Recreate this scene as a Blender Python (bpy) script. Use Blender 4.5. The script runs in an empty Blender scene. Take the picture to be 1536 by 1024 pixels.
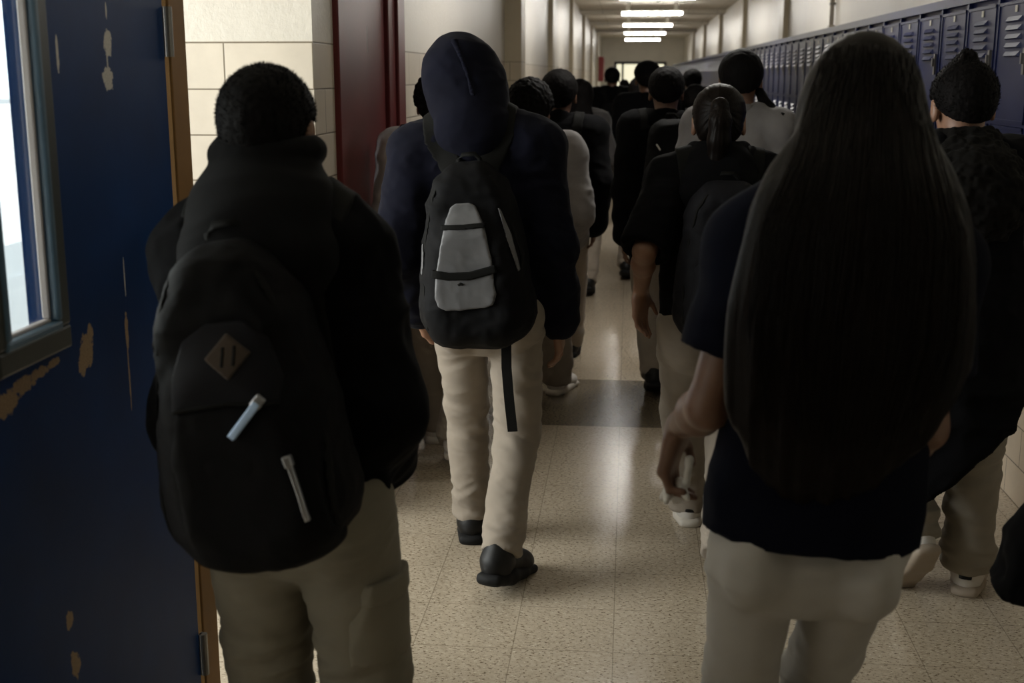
import bpy, math, random
import numpy as np
import openvdb as vdb
from mathutils import Vector, Matrix

rng = np.random.default_rng(7)
random.seed(7)
SC = bpy.context.scene
COL = SC.collection
A3 = lambda *v: np.array(v, dtype=np.float64)

# ------------------------------------------------------------------ materials
def nodes(m):
    m.use_nodes = True
    nt = m.node_tree
    return nt, nt.nodes, nt.links, nt.nodes['Principled BSDF']

def mat_plain(name, col, rough=.6, metal=0, spec=.5):
    m = bpy.data.materials.new(name); nt, N, L, b = nodes(m)
    b.inputs['Base Color'].default_value = (*col, 1)
    b.inputs['Roughness'].default_value = rough
    b.inputs['Metallic'].default_value = metal
    b.inputs['Specular IOR Level'].default_value = spec
    # slight procedural unevenness of the surface
    t = N.new('ShaderNodeTexCoord'); n = N.new('ShaderNodeTexNoise'); n.inputs['Scale'].default_value = 40
    L.new(t.outputs['Object'], n.inputs['Vector'])
    bp = N.new('ShaderNodeBump'); bp.inputs['Strength'].default_value = .05; bp.inputs['Distance'].default_value = .003
    L.new(n.outputs['Fac'], bp.inputs['Height']); L.new(bp.outputs['Normal'], b.inputs['Normal'])
    return m

def mat_cloth(name, col, var=.25, rough=.9, weave=900, bump=.25, sheen=.15, heather=0.0, spec=.2):
    m = bpy.data.materials.new(name); nt, N, L, b = nodes(m)
    t = N.new('ShaderNodeTexCoord')
    n1 = N.new('ShaderNodeTexNoise'); n1.inputs['Scale'].default_value = 9; n1.inputs['Detail'].default_value = 5
    n2 = N.new('ShaderNodeTexNoise'); n2.inputs['Scale'].default_value = weave; n2.inputs['Detail'].default_value = 1
    L.new(t.outputs['Object'], n1.inputs['Vector']); L.new(t.outputs['Object'], n2.inputs['Vector'])
    r = N.new('ShaderNodeValToRGB')
    r.color_ramp.elements[0].position = .3; r.color_ramp.elements[1].position = .7
    r.color_ramp.elements[0].color = (*[c * (1 - var) for c in col], 1)
    r.color_ramp.elements[1].color = (*[min(1, c * (1 + var)) for c in col], 1)
    mx = N.new('ShaderNodeMix'); mx.data_type = 'FLOAT'; mx.inputs[0].default_value = .35 + heather
    L.new(n1.outputs['Fac'], mx.inputs[2]); L.new(n2.outputs['Fac'], mx.inputs[3])
    L.new(mx.outputs[0], r.inputs['Fac']); L.new(r.outputs['Color'], b.inputs['Base Color'])
    b.inputs['Roughness'].default_value = rough
    b.inputs['Specular IOR Level'].default_value = spec
    b.inputs['Sheen Weight'].default_value = sheen
    b.inputs['Sheen Roughness'].default_value = .5
    bp = N.new('ShaderNodeBump'); bp.inputs['Strength'].default_value = bump; bp.inputs['Distance'].default_value = .002
    L.new(mx.outputs[0], bp.inputs['Height']); L.new(bp.outputs['Normal'], b.inputs['Normal'])
    return m

def mat_skin(name, col):
    m = bpy.data.materials.new(name); nt, N, L, b = nodes(m)
    t = N.new('ShaderNodeTexCoord')
    n1 = N.new('ShaderNodeTexNoise'); n1.inputs['Scale'].default_value = 25; n1.inputs['Detail'].default_value = 6
    L.new(t.outputs['Object'], n1.inputs['Vector'])
    r = N.new('ShaderNodeValToRGB')
    r.color_ramp.elements[0].position = .35; r.color_ramp.elements[1].position = .65
    r.color_ramp.elements[0].color = (col[0] * .85, col[1] * .78, col[2] * .75, 1)
    r.color_ramp.elements[1].color = (*col, 1)
    L.new(n1.outputs['Fac'], r.inputs['Fac']); L.new(r.outputs['Color'], b.inputs['Base Color'])
    b.inputs['Roughness'].default_value = .5
    b.inputs['Subsurface Weight'].default_value = .08
    b.inputs['Subsurface Radius'].default_value = (.01, .004, .002)
    bp = N.new('ShaderNodeBump'); bp.inputs['Strength'].default_value = .12; bp.inputs['Distance'].default_value = .002
    n2 = N.new('ShaderNodeTexNoise'); n2.inputs['Scale'].default_value = 220
    L.new(t.outputs['Object'], n2.inputs['Vector'])
    L.new(n2.outputs['Fac'], bp.inputs['Height']); L.new(bp.outputs['Normal'], b.inputs['Normal'])
    return m

def mat_hair(name, col, rough=.38, sx=160, sz=6, bump=.5, spec=.3):
    m = bpy.data.materials.new(name); nt, N, L, b = nodes(m)
    t = N.new('ShaderNodeTexCoord'); mp = N.new('ShaderNodeMapping')
    mp.inputs['Scale'].default_value = (sx, sx, sz)
    n1 = N.new('ShaderNodeTexNoise'); n1.inputs['Scale'].default_value = 1; n1.inputs['Detail'].default_value = 4
    L.new(t.outputs['Object'], mp.inputs['Vector']); L.new(mp.outputs['Vector'], n1.inputs['Vector'])
    r = N.new('ShaderNodeValToRGB')
    r.color_ramp.elements[0].position = .35; r.color_ramp.elements[1].position = .7
    r.color_ramp.elements[0].color = (*[c * .6 for c in col], 1)
    r.color_ramp.elements[1].color = (*[c * 1.6 for c in col], 1)
    L.new(n1.outputs['Fac'], r.inputs['Fac']); L.new(r.outputs['Color'], b.inputs['Base Color'])
    b.inputs['Roughness'].default_value = rough
    b.inputs['Specular IOR Level'].default_value = spec
    bp = N.new('ShaderNodeBump'); bp.inputs['Strength'].default_value = bump; bp.inputs['Distance'].default_value = .003
    L.new(n1.outputs['Fac'], bp.inputs['Height']); L.new(bp.outputs['Normal'], b.inputs['Normal'])
    return m

def mathn(N, L, op, a, b=None, c=None):
    n = N.new('ShaderNodeMath'); n.operation = op
    for i, v in enumerate((a, b, c)):
        if v is None: continue
        if isinstance(v, (int, float)): n.inputs[i].default_value = v
        else: L.new(v, n.inputs[i])
    return n.outputs[0]

def mixc(N, L, fac, c1, c2):
    n = N.new('ShaderNodeMix'); n.data_type = 'RGBA'
    for sock, v in ((n.inputs[0], fac), (n.inputs[6], c1), (n.inputs[7], c2)):
        if isinstance(v, (int, float)): sock.default_value = v
        elif isinstance(v, tuple): sock.default_value = (*v, 1)
        else: L.new(v, sock)
    return n.outputs[2]

def sep_obj(N, L):
    t = N.new('ShaderNodeTexCoord'); s = N.new('ShaderNodeSeparateXYZ')
    L.new(t.outputs['Object'], s.inputs[0])
    return t.outputs['Object'], s.outputs[0], s.outputs[1], s.outputs[2]

def comb(N, L, x, y, z=0.0):
    n = N.new('ShaderNodeCombineXYZ')
    for i, v in enumerate((x, y, z)):
        if isinstance(v, (int, float)): n.inputs[i].default_value = v
        else: L.new(v, n.inputs[i])
    return n.outputs[0]

def noise(N, L, vec, scale, detail=4, rough=.5):
    n = N.new('ShaderNodeTexNoise'); n.inputs['Scale'].default_value = scale
    n.inputs['Detail'].default_value = detail; n.inputs['Roughness'].default_value = rough
    L.new(vec, n.inputs['Vector']); return n.outputs['Fac']

def ramp(N, L, fac, stops):
    r = N.new('ShaderNodeValToRGB'); e = r.color_ramp.elements
    while len(e) < len(stops): e.new(.5)
    for q, (p, c) in zip(e, stops): q.position = p; q.color = (*c, 1)
    L.new(fac, r.inputs['Fac']); return r.outputs['Color']

def bump(N, L, b, h, strength, dist):
    n = N.new('ShaderNodeBump'); n.inputs['Strength'].default_value = strength; n.inputs['Distance'].default_value = dist
    L.new(h, n.inputs['Height']); L.new(n.outputs['Normal'], b.inputs['Normal'])

def mat_floor():
    m = bpy.data.materials.new('vinyl_tile'); nt, N, L, b = nodes(m)
    o, x, y, z = sep_obj(N, L)
    T = .290
    bx = N.new('ShaderNodeTexBrick'); bx.offset = 0; bx.squash = 1
    for k, v in (('Scale', 1.0), ('Mortar Size', .0017), ('Mortar Smooth', .1), ('Brick Width', T), ('Row Height', T), ('Bias', 0.0)):
        bx.inputs[k].default_value = v
    L.new(comb(N, L, mathn(N, L, 'ADD', x, .016 + 10 * T), mathn(N, L, 'ADD', y, -5.583 + 40 * T)), bx.inputs['Vector'])
    bx.inputs['Color1'].default_value = (.42, .42, .42, 1); bx.inputs['Color2'].default_value = (.58, .58, .58, 1)
    bx.inputs['Mortar'].default_value = (0.5, 0.5, 0.5, 1)
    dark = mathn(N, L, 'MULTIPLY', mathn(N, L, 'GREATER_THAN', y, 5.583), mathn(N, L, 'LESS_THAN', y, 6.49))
    pv = N.new('ShaderNodeMapping'); pv.inputs['Rotation'].default_value = (0, 0, .6); pv.inputs['Scale'].default_value = (1, 1.7, 1)
    L.new(o, pv.inputs['Vector'])
    n1 = noise(N, L, pv.outputs['Vector'], 85, 3, .6); n2 = noise(N, L, pv.outputs['Vector'], 40, 4, .6); n3 = noise(N, L, o, 1.3, 3)
    base = ramp(N, L, n2, [(.3, (.345, .288, .212)), (.5, (.41, .345, .258)), (.7, (.465, .395, .30))])
    base = mixc(N, L, ramp(N, L, n1, [(.39, (1, 1, 1)), (.42, (0, 0, 0))]), base, (.145, .108, .07))
    base = mixc(N, L, ramp(N, L, n1, [(.62, (0, 0, 0)), (.68, (1, 1, 1))]), base, (.66, .58, .45))
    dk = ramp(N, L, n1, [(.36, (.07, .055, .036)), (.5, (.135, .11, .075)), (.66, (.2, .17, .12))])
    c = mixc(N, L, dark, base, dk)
    tilev = N.new('ShaderNodeMix'); tilev.data_type = 'RGBA'; tilev.blend_type = 'SOFT_LIGHT'; tilev.inputs[0].default_value = .3
    L.new(c, tilev.inputs[6]); L.new(bx.outputs['Color'], tilev.inputs[7])
    c = mixc(N, L, mathn(N, L, 'MULTIPLY', bx.outputs['Fac'], .5), tilev.outputs[2], (.11, .085, .055))
    L.new(c, b.inputs['Base Color'])
    L.new(mathn(N, L, 'ADD', mathn(N, L, 'MULTIPLY', n3, .12), .13), b.inputs['Roughness'])
    b.inputs['Specular IOR Level'].default_value = .5
    hgt = mathn(N, L, 'SUBTRACT', mathn(N, L, 'MULTIPLY', n1, .35), bx.outputs['Fac'])
    bump(N, L, b, hgt, .16, .0015)
    return m

def mat_wall(name, u_axis='y', wains=1.728, off=0.0, w=.312, h=.157, upper=(.62, .58, .51), lower=(.54, .48, .395), tile_all=False):
    """painted plaster above, glazed block courses below the ledge line at height wains"""
    m = bpy.data.materials.new(name); nt, N, L, b = nodes(m)
    o, x, y, z = sep_obj(N, L)
    u = y if u_axis == 'y' else (x if u_axis == 'x' else mathn(N, L, 'ADD', x, y))
    br = N.new('ShaderNodeTexBrick'); br.offset = .5; br.squash = 1
    for k, v in (('Scale', 1.0), ('Mortar Size', .003), ('Mortar Smooth', .25), ('Brick Width', w), ('Row Height', h), ('Bias', 0.0)):
        br.inputs[k].default_value = v
    L.new(comb(N, L, mathn(N, L, 'ADD', u, off + 60 * w), mathn(N, L, 'ADD', z, -wains + 40 * h)), br.inputs['Vector'])
    br.inputs['Color1'].default_value = (.40, .40, .40, 1); br.inputs['Color2'].default_value = (.6, .6, .6, 1); br.inputs['Mortar'].default_value = (.5, .5, .5, 1)
    n2 = noise(N, L, o, 3, 5, .6); n3 = noise(N, L, o, 30, 6, .65); n4 = noise(N, L, o, 160, 3)
    low = ramp(N, L, n2, [(.3, tuple(c * .88 for c in lower)), (.7, tuple(min(1, c * 1.1) for c in lower))])
    sl = N.new('ShaderNodeMix'); sl.data_type = 'RGBA'; sl.blend_type = 'SOFT_LIGHT'; sl.inputs[0].default_value = .5
    L.new(low, sl.inputs[6]); L.new(br.outputs['Color'], sl.inputs[7])
    low = mixc(N, L, br.outputs['Fac'], sl.outputs[2], (.16, .13, .09))
    up = ramp(N, L, n2, [(.3, tuple(c * .9 for c in upper)), (.7, upper)])
    isup = mathn(N, L, 'GREATER_THAN', z, wains + .004)
    c = mixc(N, L, isup, low, up)
    L.new(c, b.inputs['Base Color'])
    L.new(mathn(N, L, 'ADD', mathn(N, L, 'MULTIPLY', n2, .2), .29), b.inputs['Roughness'])
    hl = mathn(N, L, 'SUBTRACT', mathn(N, L, 'MULTIPLY', n3, .35), br.outputs['Fac'])
    hu = mathn(N, L, 'ADD', mathn(N, L, 'MULTIPLY', n3, 1.1), mathn(N, L, 'MULTIPLY', n4, .2))
    hh = N.new('ShaderNodeMix'); hh.data_type = 'FLOAT'
    L.new(isup, hh.inputs[0]); L.new(hl, hh.inputs[2]); L.new(hu, hh.inputs[3])
    bump(N, L, b, hh.outputs[0], .35, .005)
    return m

def mat_ceiling():
    m = bpy.data.materials.new('ceiling_panel'); nt, N, L, b = nodes(m)
    o, x, y, z = sep_obj(N, L)
    br = N.new('ShaderNodeTexBrick'); br.offset = 0
    for k, v in (('Scale', 1.0), ('Mortar Size', .006), ('Brick Width', .61), ('Row Height', 1.22)): br.inputs[k].default_value = v
    L.new(o, br.inputs['Vector'])
    br.inputs['Color1'].default_value = (.60, .56, .48, 1); br.inputs['Color2'].default_value = (.64, .60, .52, 1); br.inputs['Mortar'].default_value = (.36, .33, .28, 1)
    L.new(br.outputs['Color'], b.inputs['Base Color']); b.inputs['Roughness'].default_value = .7
    bump(N, L, b, noise(N, L, o, 120, 3), .2, .003)
    return m

def mat_paint(name, col, chips=(), chipcol=(.36, .25, .15), white=(), rough=.42, bumpy=.12, spec=.4):
    """enamel paint with worn-through chips: (u, v, ru, rv) ellipses in the object's (y, z)"""
    m = bpy.data.materials.new(name); nt, N, L, b = nodes(m)
    o, x, y, z = sep_obj(N, L)
    n2 = noise(N, L, o, 4, 4); n3 = noise(N, L, o, 60, 5, .7)
    c = ramp(N, L, n2, [(.3, tuple(q * .8 for q in col)), (.7, tuple(q * 1.15 for q in col))])
    for lst, cc in ((chips, chipcol), (white, (.62, .60, .55))):
        tot = None
        for (cu, cv, ru, rv) in lst:
            du = mathn(N, L, 'DIVIDE', mathn(N, L, 'SUBTRACT', y, cu), ru)
            dv = mathn(N, L, 'DIVIDE', mathn(N, L, 'SUBTRACT', z, cv), rv)
            d = mathn(N, L, 'ADD', mathn(N, L, 'MULTIPLY', du, du), mathn(N, L, 'MULTIPLY', dv, dv))
            q = mathn(N, L, 'LESS_THAN', mathn(N, L, 'ADD', d, mathn(N, L, 'MULTIPLY', n3, 2.6)), 2.0)
            tot = q if tot is None else mathn(N, L, 'MAXIMUM', tot, q)
        if tot is not None:
            nn = ramp(N, L, noise(N, L, o, 220, 3), [(.3, tuple(q * .7 for q in cc)), (.7, cc)])
            c = mixc(N, L, tot, c, nn)
    L.new(c, b.inputs['Base Color']); b.inputs['Roughness'].default_value = rough; b.inputs['Specular IOR Level'].default_value = spec
    bump(N, L, b, n3, bumpy, .002)
    return m

def mat_glass(name):
    m = bpy.data.materials.new(name); m.use_nodes = True; nt = m.node_tree; N = nt.nodes; L = nt.links
    N.remove(N['Principled BSDF'])
    tr = N.new('ShaderNodeBsdfTransparent'); gl = N.new('ShaderNodeBsdfGlossy'); gl.inputs['Roughness'].default_value = .03
    tr.inputs['Color'].default_value = (.93, .95, .95, 1)
    mx = N.new('ShaderNodeMixShader'); fr = N.new('ShaderNodeLayerWeight'); pw = mathn(N, L, 'POWER', fr.outputs['Facing'], 5.0)
    L.new(mathn(N, L, 'MULTIPLY_ADD', pw, .6, .03), mx.inputs[0]); L.new(tr.outputs[0], mx.inputs[1]); L.new(gl.outputs[0], mx.inputs[2])
    L.new(mx.outputs[0], N['Material Output'].inputs['Surface'])
    return m

def mat_emit(name, col, s):
    m = bpy.data.materials.new(name); nt, N, L, b = nodes(m)
    b.inputs['Base Color'].default_value = (*col, 1); b.inputs['Emission Color'].default_value = (*col, 1); b.inputs['Emission Strength'].default_value = s
    return m

# ------------------------------------------------------------------ plain mesh building
class MB:
    def __init__(s): s.v = []; s.f = []
    def quadbox(s, c, h, R=None):
        b = len(s.v); R = np.eye(3) if R is None else R
        for dx in (-1, 1):
            for dy in (-1, 1):
                for dz in (-1, 1):
                    s.v.append(np.array(c) + R @ np.array([dx * h[0], dy * h[1], dz * h[2]]))
        for q in ((0, 1, 3, 2), (4, 6, 7, 5), (0, 4, 5, 1), (2, 3, 7, 6), (0, 2, 6, 4), (1, 5, 7, 3)): s.f.append([b + i for i in q])
        return s
    def box(s, lo, hi):
        lo, hi = np.array(lo, float), np.array(hi, float)
        return s.quadbox((lo + hi) / 2, (hi - lo) / 2)
    def tube(s, pts, r, n=10, cap=True):
        pts = [np.array(p, float) for p in pts]; b = len(s.v); rs = r if hasattr(r, '__len__') else [r] * len(pts)
        for i, p in enumerate(pts):
            t = pts[min(i + 1, len(pts) - 1)] - pts[max(i - 1, 0)]; t /= np.linalg.norm(t) + 1e-9
            a = np.cross(t, [0, 0, 1] if abs(t[2]) < .9 else [1, 0, 0]); a /= np.linalg.norm(a); c = np.cross(t, a)
            for k in range(n):
                w = 2 * math.pi * k / n; s.v.append(p + rs[i] * (math.cos(w) * a + math.sin(w) * c))
        for i in range(len(pts) - 1):
            for k in range(n): s.f.append([b + i * n + k, b + i * n + (k + 1) % n, b + (i + 1) * n + (k + 1) % n, b + (i + 1) * n + k])
        if cap:
            s.f.append([b + k for k in range(n)][::-1]); s.f.append([b + (len(pts) - 1) * n + k for k in range(n)])
        return s
    def prism(s, poly, axis, lo, hi):
        """poly: 2-D outline in the two other axes, extruded along axis"""
        b = len(s.v); n = len(poly)
        for e in (lo, hi):
            for (p, q) in poly:
                s.v.append({0: (e, p, q), 1: (p, e, q), 2: (p, q, e)}[axis])
        for i in range(n): s.f.append([b + i, b + (i + 1) % n, b + n + (i + 1) % n, b + n + i])
        s.f.append([b + i for i in range(n)][::-1]); s.f.append([b + n + i for i in range(n)])
        return s
    def mesh(s, name, smooth=False):
        me = bpy.data.meshes.new(name); me.from_pydata([tuple(map(float, v)) for v in s.v], [], s.f)
        import bmesh
        bm = bmesh.new(); bm.from_mesh(me); bmesh.ops.recalc_face_normals(bm, faces=bm.faces); bm.to_mesh(me); bm.free()
        if smooth: me.polygons.foreach_set('use_smooth', [True] * len(me.polygons))
        return me
    def build(s, name, mat, parent=None, bevel=0, smooth=False, **props):
        return link(name, s.mesh(name, smooth), mat, parent, bevel, **props)

def link(name, me, mat, parent=None, bevel=0, **props):
    o = bpy.data.objects.new(name, me)
    if mat is not None and not me.materials: me.materials.append(mat)
    COL.objects.link(o)
    if parent is not None: o.parent = parent
    if bevel:
        md = o.modifiers.new('bevel', 'BEVEL'); md.width = bevel; md.segments = 2; md.limit_method = 'ANGLE'
    for k, v in props.items(): o[k] = v
    return o

def thing(name, label, category, loc=(0, 0, 0), group=None):
    o = bpy.data.objects.new(name, None); COL.objects.link(o); o.location = loc; o.empty_display_size = .1
    o['label'] = label; o['category'] = category
    if group: o['group'] = group
    return o

# ------------------------------------------------------------------ signed-distance modelling
class Prim:
    __slots__ = ('lo', 'hi', 'f')
    def __init__(s, lo, hi, f): s.lo, s.hi, s.f = np.array(lo, float), np.array(hi, float), f

def rot(ax, deg):
    a = math.radians(deg); c, s = math.cos(a), math.sin(a)
    return np.array({'x': [[1, 0, 0], [0, c, -s], [0, s, c]], 'y': [[c, 0, s], [0, 1, 0], [-s, 0, c]], 'z': [[c, -s, 0], [s, c, 0], [0, 0, 1]]}[ax])

def loc3(R, x, y, z, c):
    x, y, z = x - c[0], y - c[1], z - c[2]
    if R is None: return x, y, z
    return (R[0, 0] * x + R[1, 0] * y + R[2, 0] * z, R[0, 1] * x + R[1, 1] * y + R[2, 1] * z, R[0, 2] * x + R[1, 2] * y + R[2, 2] * z)

def cone(a, b, ra, rb, R=None, s=None):
    a, b = np.array(a, float), np.array(b, float); r = max(ra, rb)
    if s is None:
        ab = b - a; L2 = ab @ ab + 1e-12
        def f(x, y, z):
            px, py, pz = x - a[0], y - a[1], z - a[2]
            t = np.clip((px * ab[0] + py * ab[1] + pz * ab[2]) / L2, 0, 1)
            return np.sqrt((px - t * ab[0]) ** 2 + (py - t * ab[1]) ** 2 + (pz - t * ab[2]) ** 2) - (ra + t * (rb - ra))
    else:
        s = np.array(s, float); Rm = np.eye(3) if R is None else R
        ab = (Rm.T @ (b - a)) / s; L2 = ab @ ab + 1e-12; ms = s.min()
        def f(x, y, z):
            px, py, pz = loc3(Rm, x, y, z, a); px, py, pz = px / s[0], py / s[1], pz / s[2]
            t = np.clip((px * ab[0] + py * ab[1] + pz * ab[2]) / L2, 0, 1)
            return (np.sqrt((px - t * ab[0]) ** 2 + (py - t * ab[1]) ** 2 + (pz - t * ab[2]) ** 2) - (ra + t * (rb - ra))) * ms
        r = r * s.max()
    return Prim(np.minimum(a, b) - r, np.maximum(a, b) + r, f)

def ell(c, r, R=None):
    c = np.array(c, float); r = np.array(r, float); m = r.max()
    def f(x, y, z):
        px, py, pz = loc3(R, x, y, z, c)
        k0 = np.sqrt((px / r[0]) ** 2 + (py / r[1]) ** 2 + (pz / r[2]) ** 2)
        k1 = np.sqrt((px / r[0] ** 2) ** 2 + (py / r[1] ** 2) ** 2 + (pz / r[2] ** 2) ** 2) + 1e-9
        return k0 * (k0 - 1) / k1
    return Prim(c - m, c + m, f)

def rbox(c, h, rad, R=None, taper=0.0, bulge=0.0):
    """rounded box; taper narrows x towards +z"""
    c = np.array(c, float); h = np.array(h, float); m = np.linalg.norm(h) + abs(taper) * h[0] + abs(bulge)
    def f(x, y, z):
        px, py, pz = loc3(R, x, y, z, c)
        if taper: px = px / (1 - taper * (pz / (2 * h[2]) + .5))
        if bulge: py = py + bulge * np.clip(1 - (px / h[0]) ** 2, 0, 1) * np.clip(1 - (pz / h[2]) ** 2, 0, 1)
        qx, qy, qz = np.abs(px) - h[0] + rad, np.abs(py) - h[1] + rad, np.abs(pz) - h[2] + rad
        return np.sqrt(np.maximum(qx, 0) ** 2 + np.maximum(qy, 0) ** 2 + np.maximum(qz, 0) ** 2) + np.minimum(np.maximum(np.maximum(qx, qy), qz), 0) - rad
    return Prim(c - m, c + m, f)

def packp(c, h, rx, rad, R=None, taper=0.0):
    """bag shape: rounded outline of radius rx in x-z, soft edge of radius rad in depth"""
    c = np.array(c, float); h = np.array(h, float); m = np.linalg.norm(h) + .02
    def f(x, y, z):
        px, py, pz = loc3(R, x, y, z, c)
        px = px / (1 - taper * np.clip(pz / (2 * h[2]) + .5, 0, 1) ** 1.3)
        qx, qz = np.abs(px) - h[0] + rx, np.abs(pz) - h[2] + rx
        d2 = np.sqrt(np.maximum(qx, 0) ** 2 + np.maximum(qz, 0) ** 2) + np.minimum(np.maximum(qx, qz), 0) - rx + rad
        dy = np.abs(py) - h[1] + rad
        return np.sqrt(np.maximum(d2, 0) ** 2 + np.maximum(dy, 0) ** 2) + np.minimum(np.maximum(d2, dy), 0) - rad
    return Prim(c - m, c + m, f)

def smin(a, b, k):
    if k <= 0: return np.minimum(a, b)
    h = np.maximum(k - np.abs(a - b), 0) / k
    return np.minimum(a, b) - h * h * k * .25

class Shape:
    """ordered list of (op, prim or function, k); op u = smooth union, s = subtract, i = intersect (function of x, y, z)"""
    def __init__(s): s.ops = []
    def u(s, p, k=.02): s.ops.append(('u', p, k)); return s
    def s(s_, p, k=.008): s_.ops.append(('s', p, k)); return s_
    def i(s, f): s.ops.append(('i', f, 0)); return s
    def plane(s, p0, n):
        p0 = np.array(p0, float); n = np.array(n, float); n /= np.linalg.norm(n)
        return s.i(lambda x, y, z: (x - p0[0]) * n[0] + (y - p0[1]) * n[1] + (z - p0[2]) * n[2])
    def bounds(s):
        lo = np.min([p.lo for o, p, k in s.ops if o == 'u'], 0); hi = np.max([p.hi for o, p, k in s.ops if o == 'u'], 0)
        return lo, hi
    def grid(s, h, lo=None, hi=None):
        blo, bhi = s.bounds()
        lo = blo - 3 * h if lo is None else np.array(lo, float); hi = bhi + 3 * h if hi is None else np.array(hi, float)
        n = np.maximum(np.ceil((hi - lo) / h).astype(int) + 1, 4)
        ax = [lo[i] + h * np.arange(n[i]) for i in range(3)]
        D = np.full(n, 1.0)
        for op, p, k in s.ops:
            if op == 'i':
                D = np.maximum(D, p(ax[0][:, None, None], ax[1][None, :, None], ax[2][None, None, :])); continue
            m = k + 4 * h + .03
            i0 = np.clip(np.floor((p.lo - m - lo) / h).astype(int), 0, n); i1 = np.clip(np.ceil((p.hi + m - lo) / h).astype(int) + 1, 0, n)
            if np.any(i1 <= i0): continue
            sl = tuple(slice(a, b) for a, b in zip(i0, i1))
            d = p.f(ax[0][sl[0]][:, None, None], ax[1][sl[1]][None, :, None], ax[2][sl[2]][None, None, :])
            D[sl] = smin(D[sl], d, k) if op == 'u' else -smin(-D[sl], d, k)
        return D, lo, h
    def ev(s, P):
        P = np.atleast_2d(P); x, y, z = P[:, 0], P[:, 1], P[:, 2]
        D = np.full(len(P), 1.0)
        for op, p, k in s.ops:
            if op == 'i': D = np.maximum(D, p(x, y, z))
            elif op == 'u': D = smin(D, p.f(x, y, z), k)
            else: D = -smin(-D, p.f(x, y, z), k)
        return D

def hash3(ix, iy, iz, seed):
    n = (ix.astype(np.int64) * 374761393 + iy.astype(np.int64) * 668265263 + iz.astype(np.int64) * 1274126177 + seed * 974634777) & 0x7fffffff
    n = ((n ^ (n >> 13)) * 1103515245) & 0x7fffffff
    n = ((n ^ (n >> 15)) * 12345677) & 0x7fffffff
    return (n & 0xffff) / 65535.0

def vnoise(P, seed=0):
    i = np.floor(P).astype(np.int64); f = P - i; f = f * f * (3 - 2 * f); out = 0
    for dx in (0, 1):
        for dy in (0, 1):
            for dz in (0, 1):
                w = (f[:, 0] if dx else 1 - f[:, 0]) * (f[:, 1] if dy else 1 - f[:, 1]) * (f[:, 2] if dz else 1 - f[:, 2])
                out = out + w * hash3(i[:, 0] + dx, i[:, 1] + dy, i[:, 2] + dz, seed)
    return out * 2 - 1

def folds(P, seed, sc=(7, 7, 14), oct=3):
    """ridged cloth folds, roughly -1..1"""
    out = 0; a = .6; sc = np.array(sc, float); wv = np.stack([vnoise(P * 5 + 11, seed + 50), vnoise(P * 5 + 37, seed + 51), vnoise(P * 5 + 71, seed + 52)], 1) * .07
    for o in range(oct):
        out = out + a * (1 - 2 * np.abs(vnoise((P + wv) * sc * 2 ** o, seed + o))); a *= .45
    return out

def mesh_of(D, lo, h, name, disp=None):
    g = vdb.FloatGrid(1.0); g.copyFromArray(np.ascontiguousarray(D, dtype=np.float32))
    pts, quads = g.convertToQuads(0.0)
    V = np.asarray(pts, float) * h + lo; Q = np.asarray(quads).astype(np.int64)
    if len(Q) == 0: raise RuntimeError('empty ' + name)
    fn = np.cross(V[Q[:, 2]] - V[Q[:, 0]], V[Q[:, 3]] - V[Q[:, 1]])
    vol = np.einsum('ij,ij->i', V[Q].mean(1), fn).sum()
    if vol < 0: Q = Q[:, ::-1]; fn = -fn
    if disp is not None:
        nv = np.zeros_like(V)
        for k in range(4): np.add.at(nv, Q[:, k], fn)
        nv /= np.linalg.norm(nv, axis=1, keepdims=True) + 1e-12
        V = V + nv * disp(V)[:, None]
    me = bpy.data.meshes.new(name)
    nQ = len(Q)
    me.vertices.add(len(V)); me.vertices.foreach_set('co', V.astype(np.float32).ravel())
    me.loops.add(nQ * 4); me.loops.foreach_set('vertex_index', Q.astype(np.int32).ravel())
    me.polygons.add(nQ); me.polygons.foreach_set('loop_start', np.arange(0, nQ * 4, 4, dtype=np.int32))
    me.polygons.foreach_set('use_smooth', np.ones(nQ, dtype=bool))
    me.update(calc_edges=True); me.validate()
    return me

def sdf_obj(name, shape, h, mat, parent=None, disp=None, **props):
    D, lo, h = shape.grid(h)
    return link(name, mesh_of(D, lo, h, name, disp), mat, parent, **props)

def poly_sd(px, pz, poly):
    """signed distance (negative inside) to a 2-D polygon, vectorised"""
    shp = np.broadcast(px, pz).shape; px = np.broadcast_to(px, shp); pz = np.broadcast_to(pz, shp)
    d = np.full(shp, 1e9); ins = np.zeros(shp, bool); n = len(poly)
    for i in range(n):
        ax, az = poly[i]; bx, bz = poly[(i + 1) % n]; ex, ez = bx - ax, bz - az
        t = np.clip(((px - ax) * ex + (pz - az) * ez) / (ex * ex + ez * ez + 1e-12), 0, 1)
        d = np.minimum(d, (px - ax - t * ex) ** 2 + (pz - az - t * ez) ** 2)
        c = ((az > pz) != (bz > pz)) & (px < (bx - ax) * (pz - az) / ((bz - az) if abs(bz - az) > 1e-9 else 1e-9) + ax)
        ins ^= c
    d = np.sqrt(d)
    return np.where(ins, -d, d)

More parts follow.
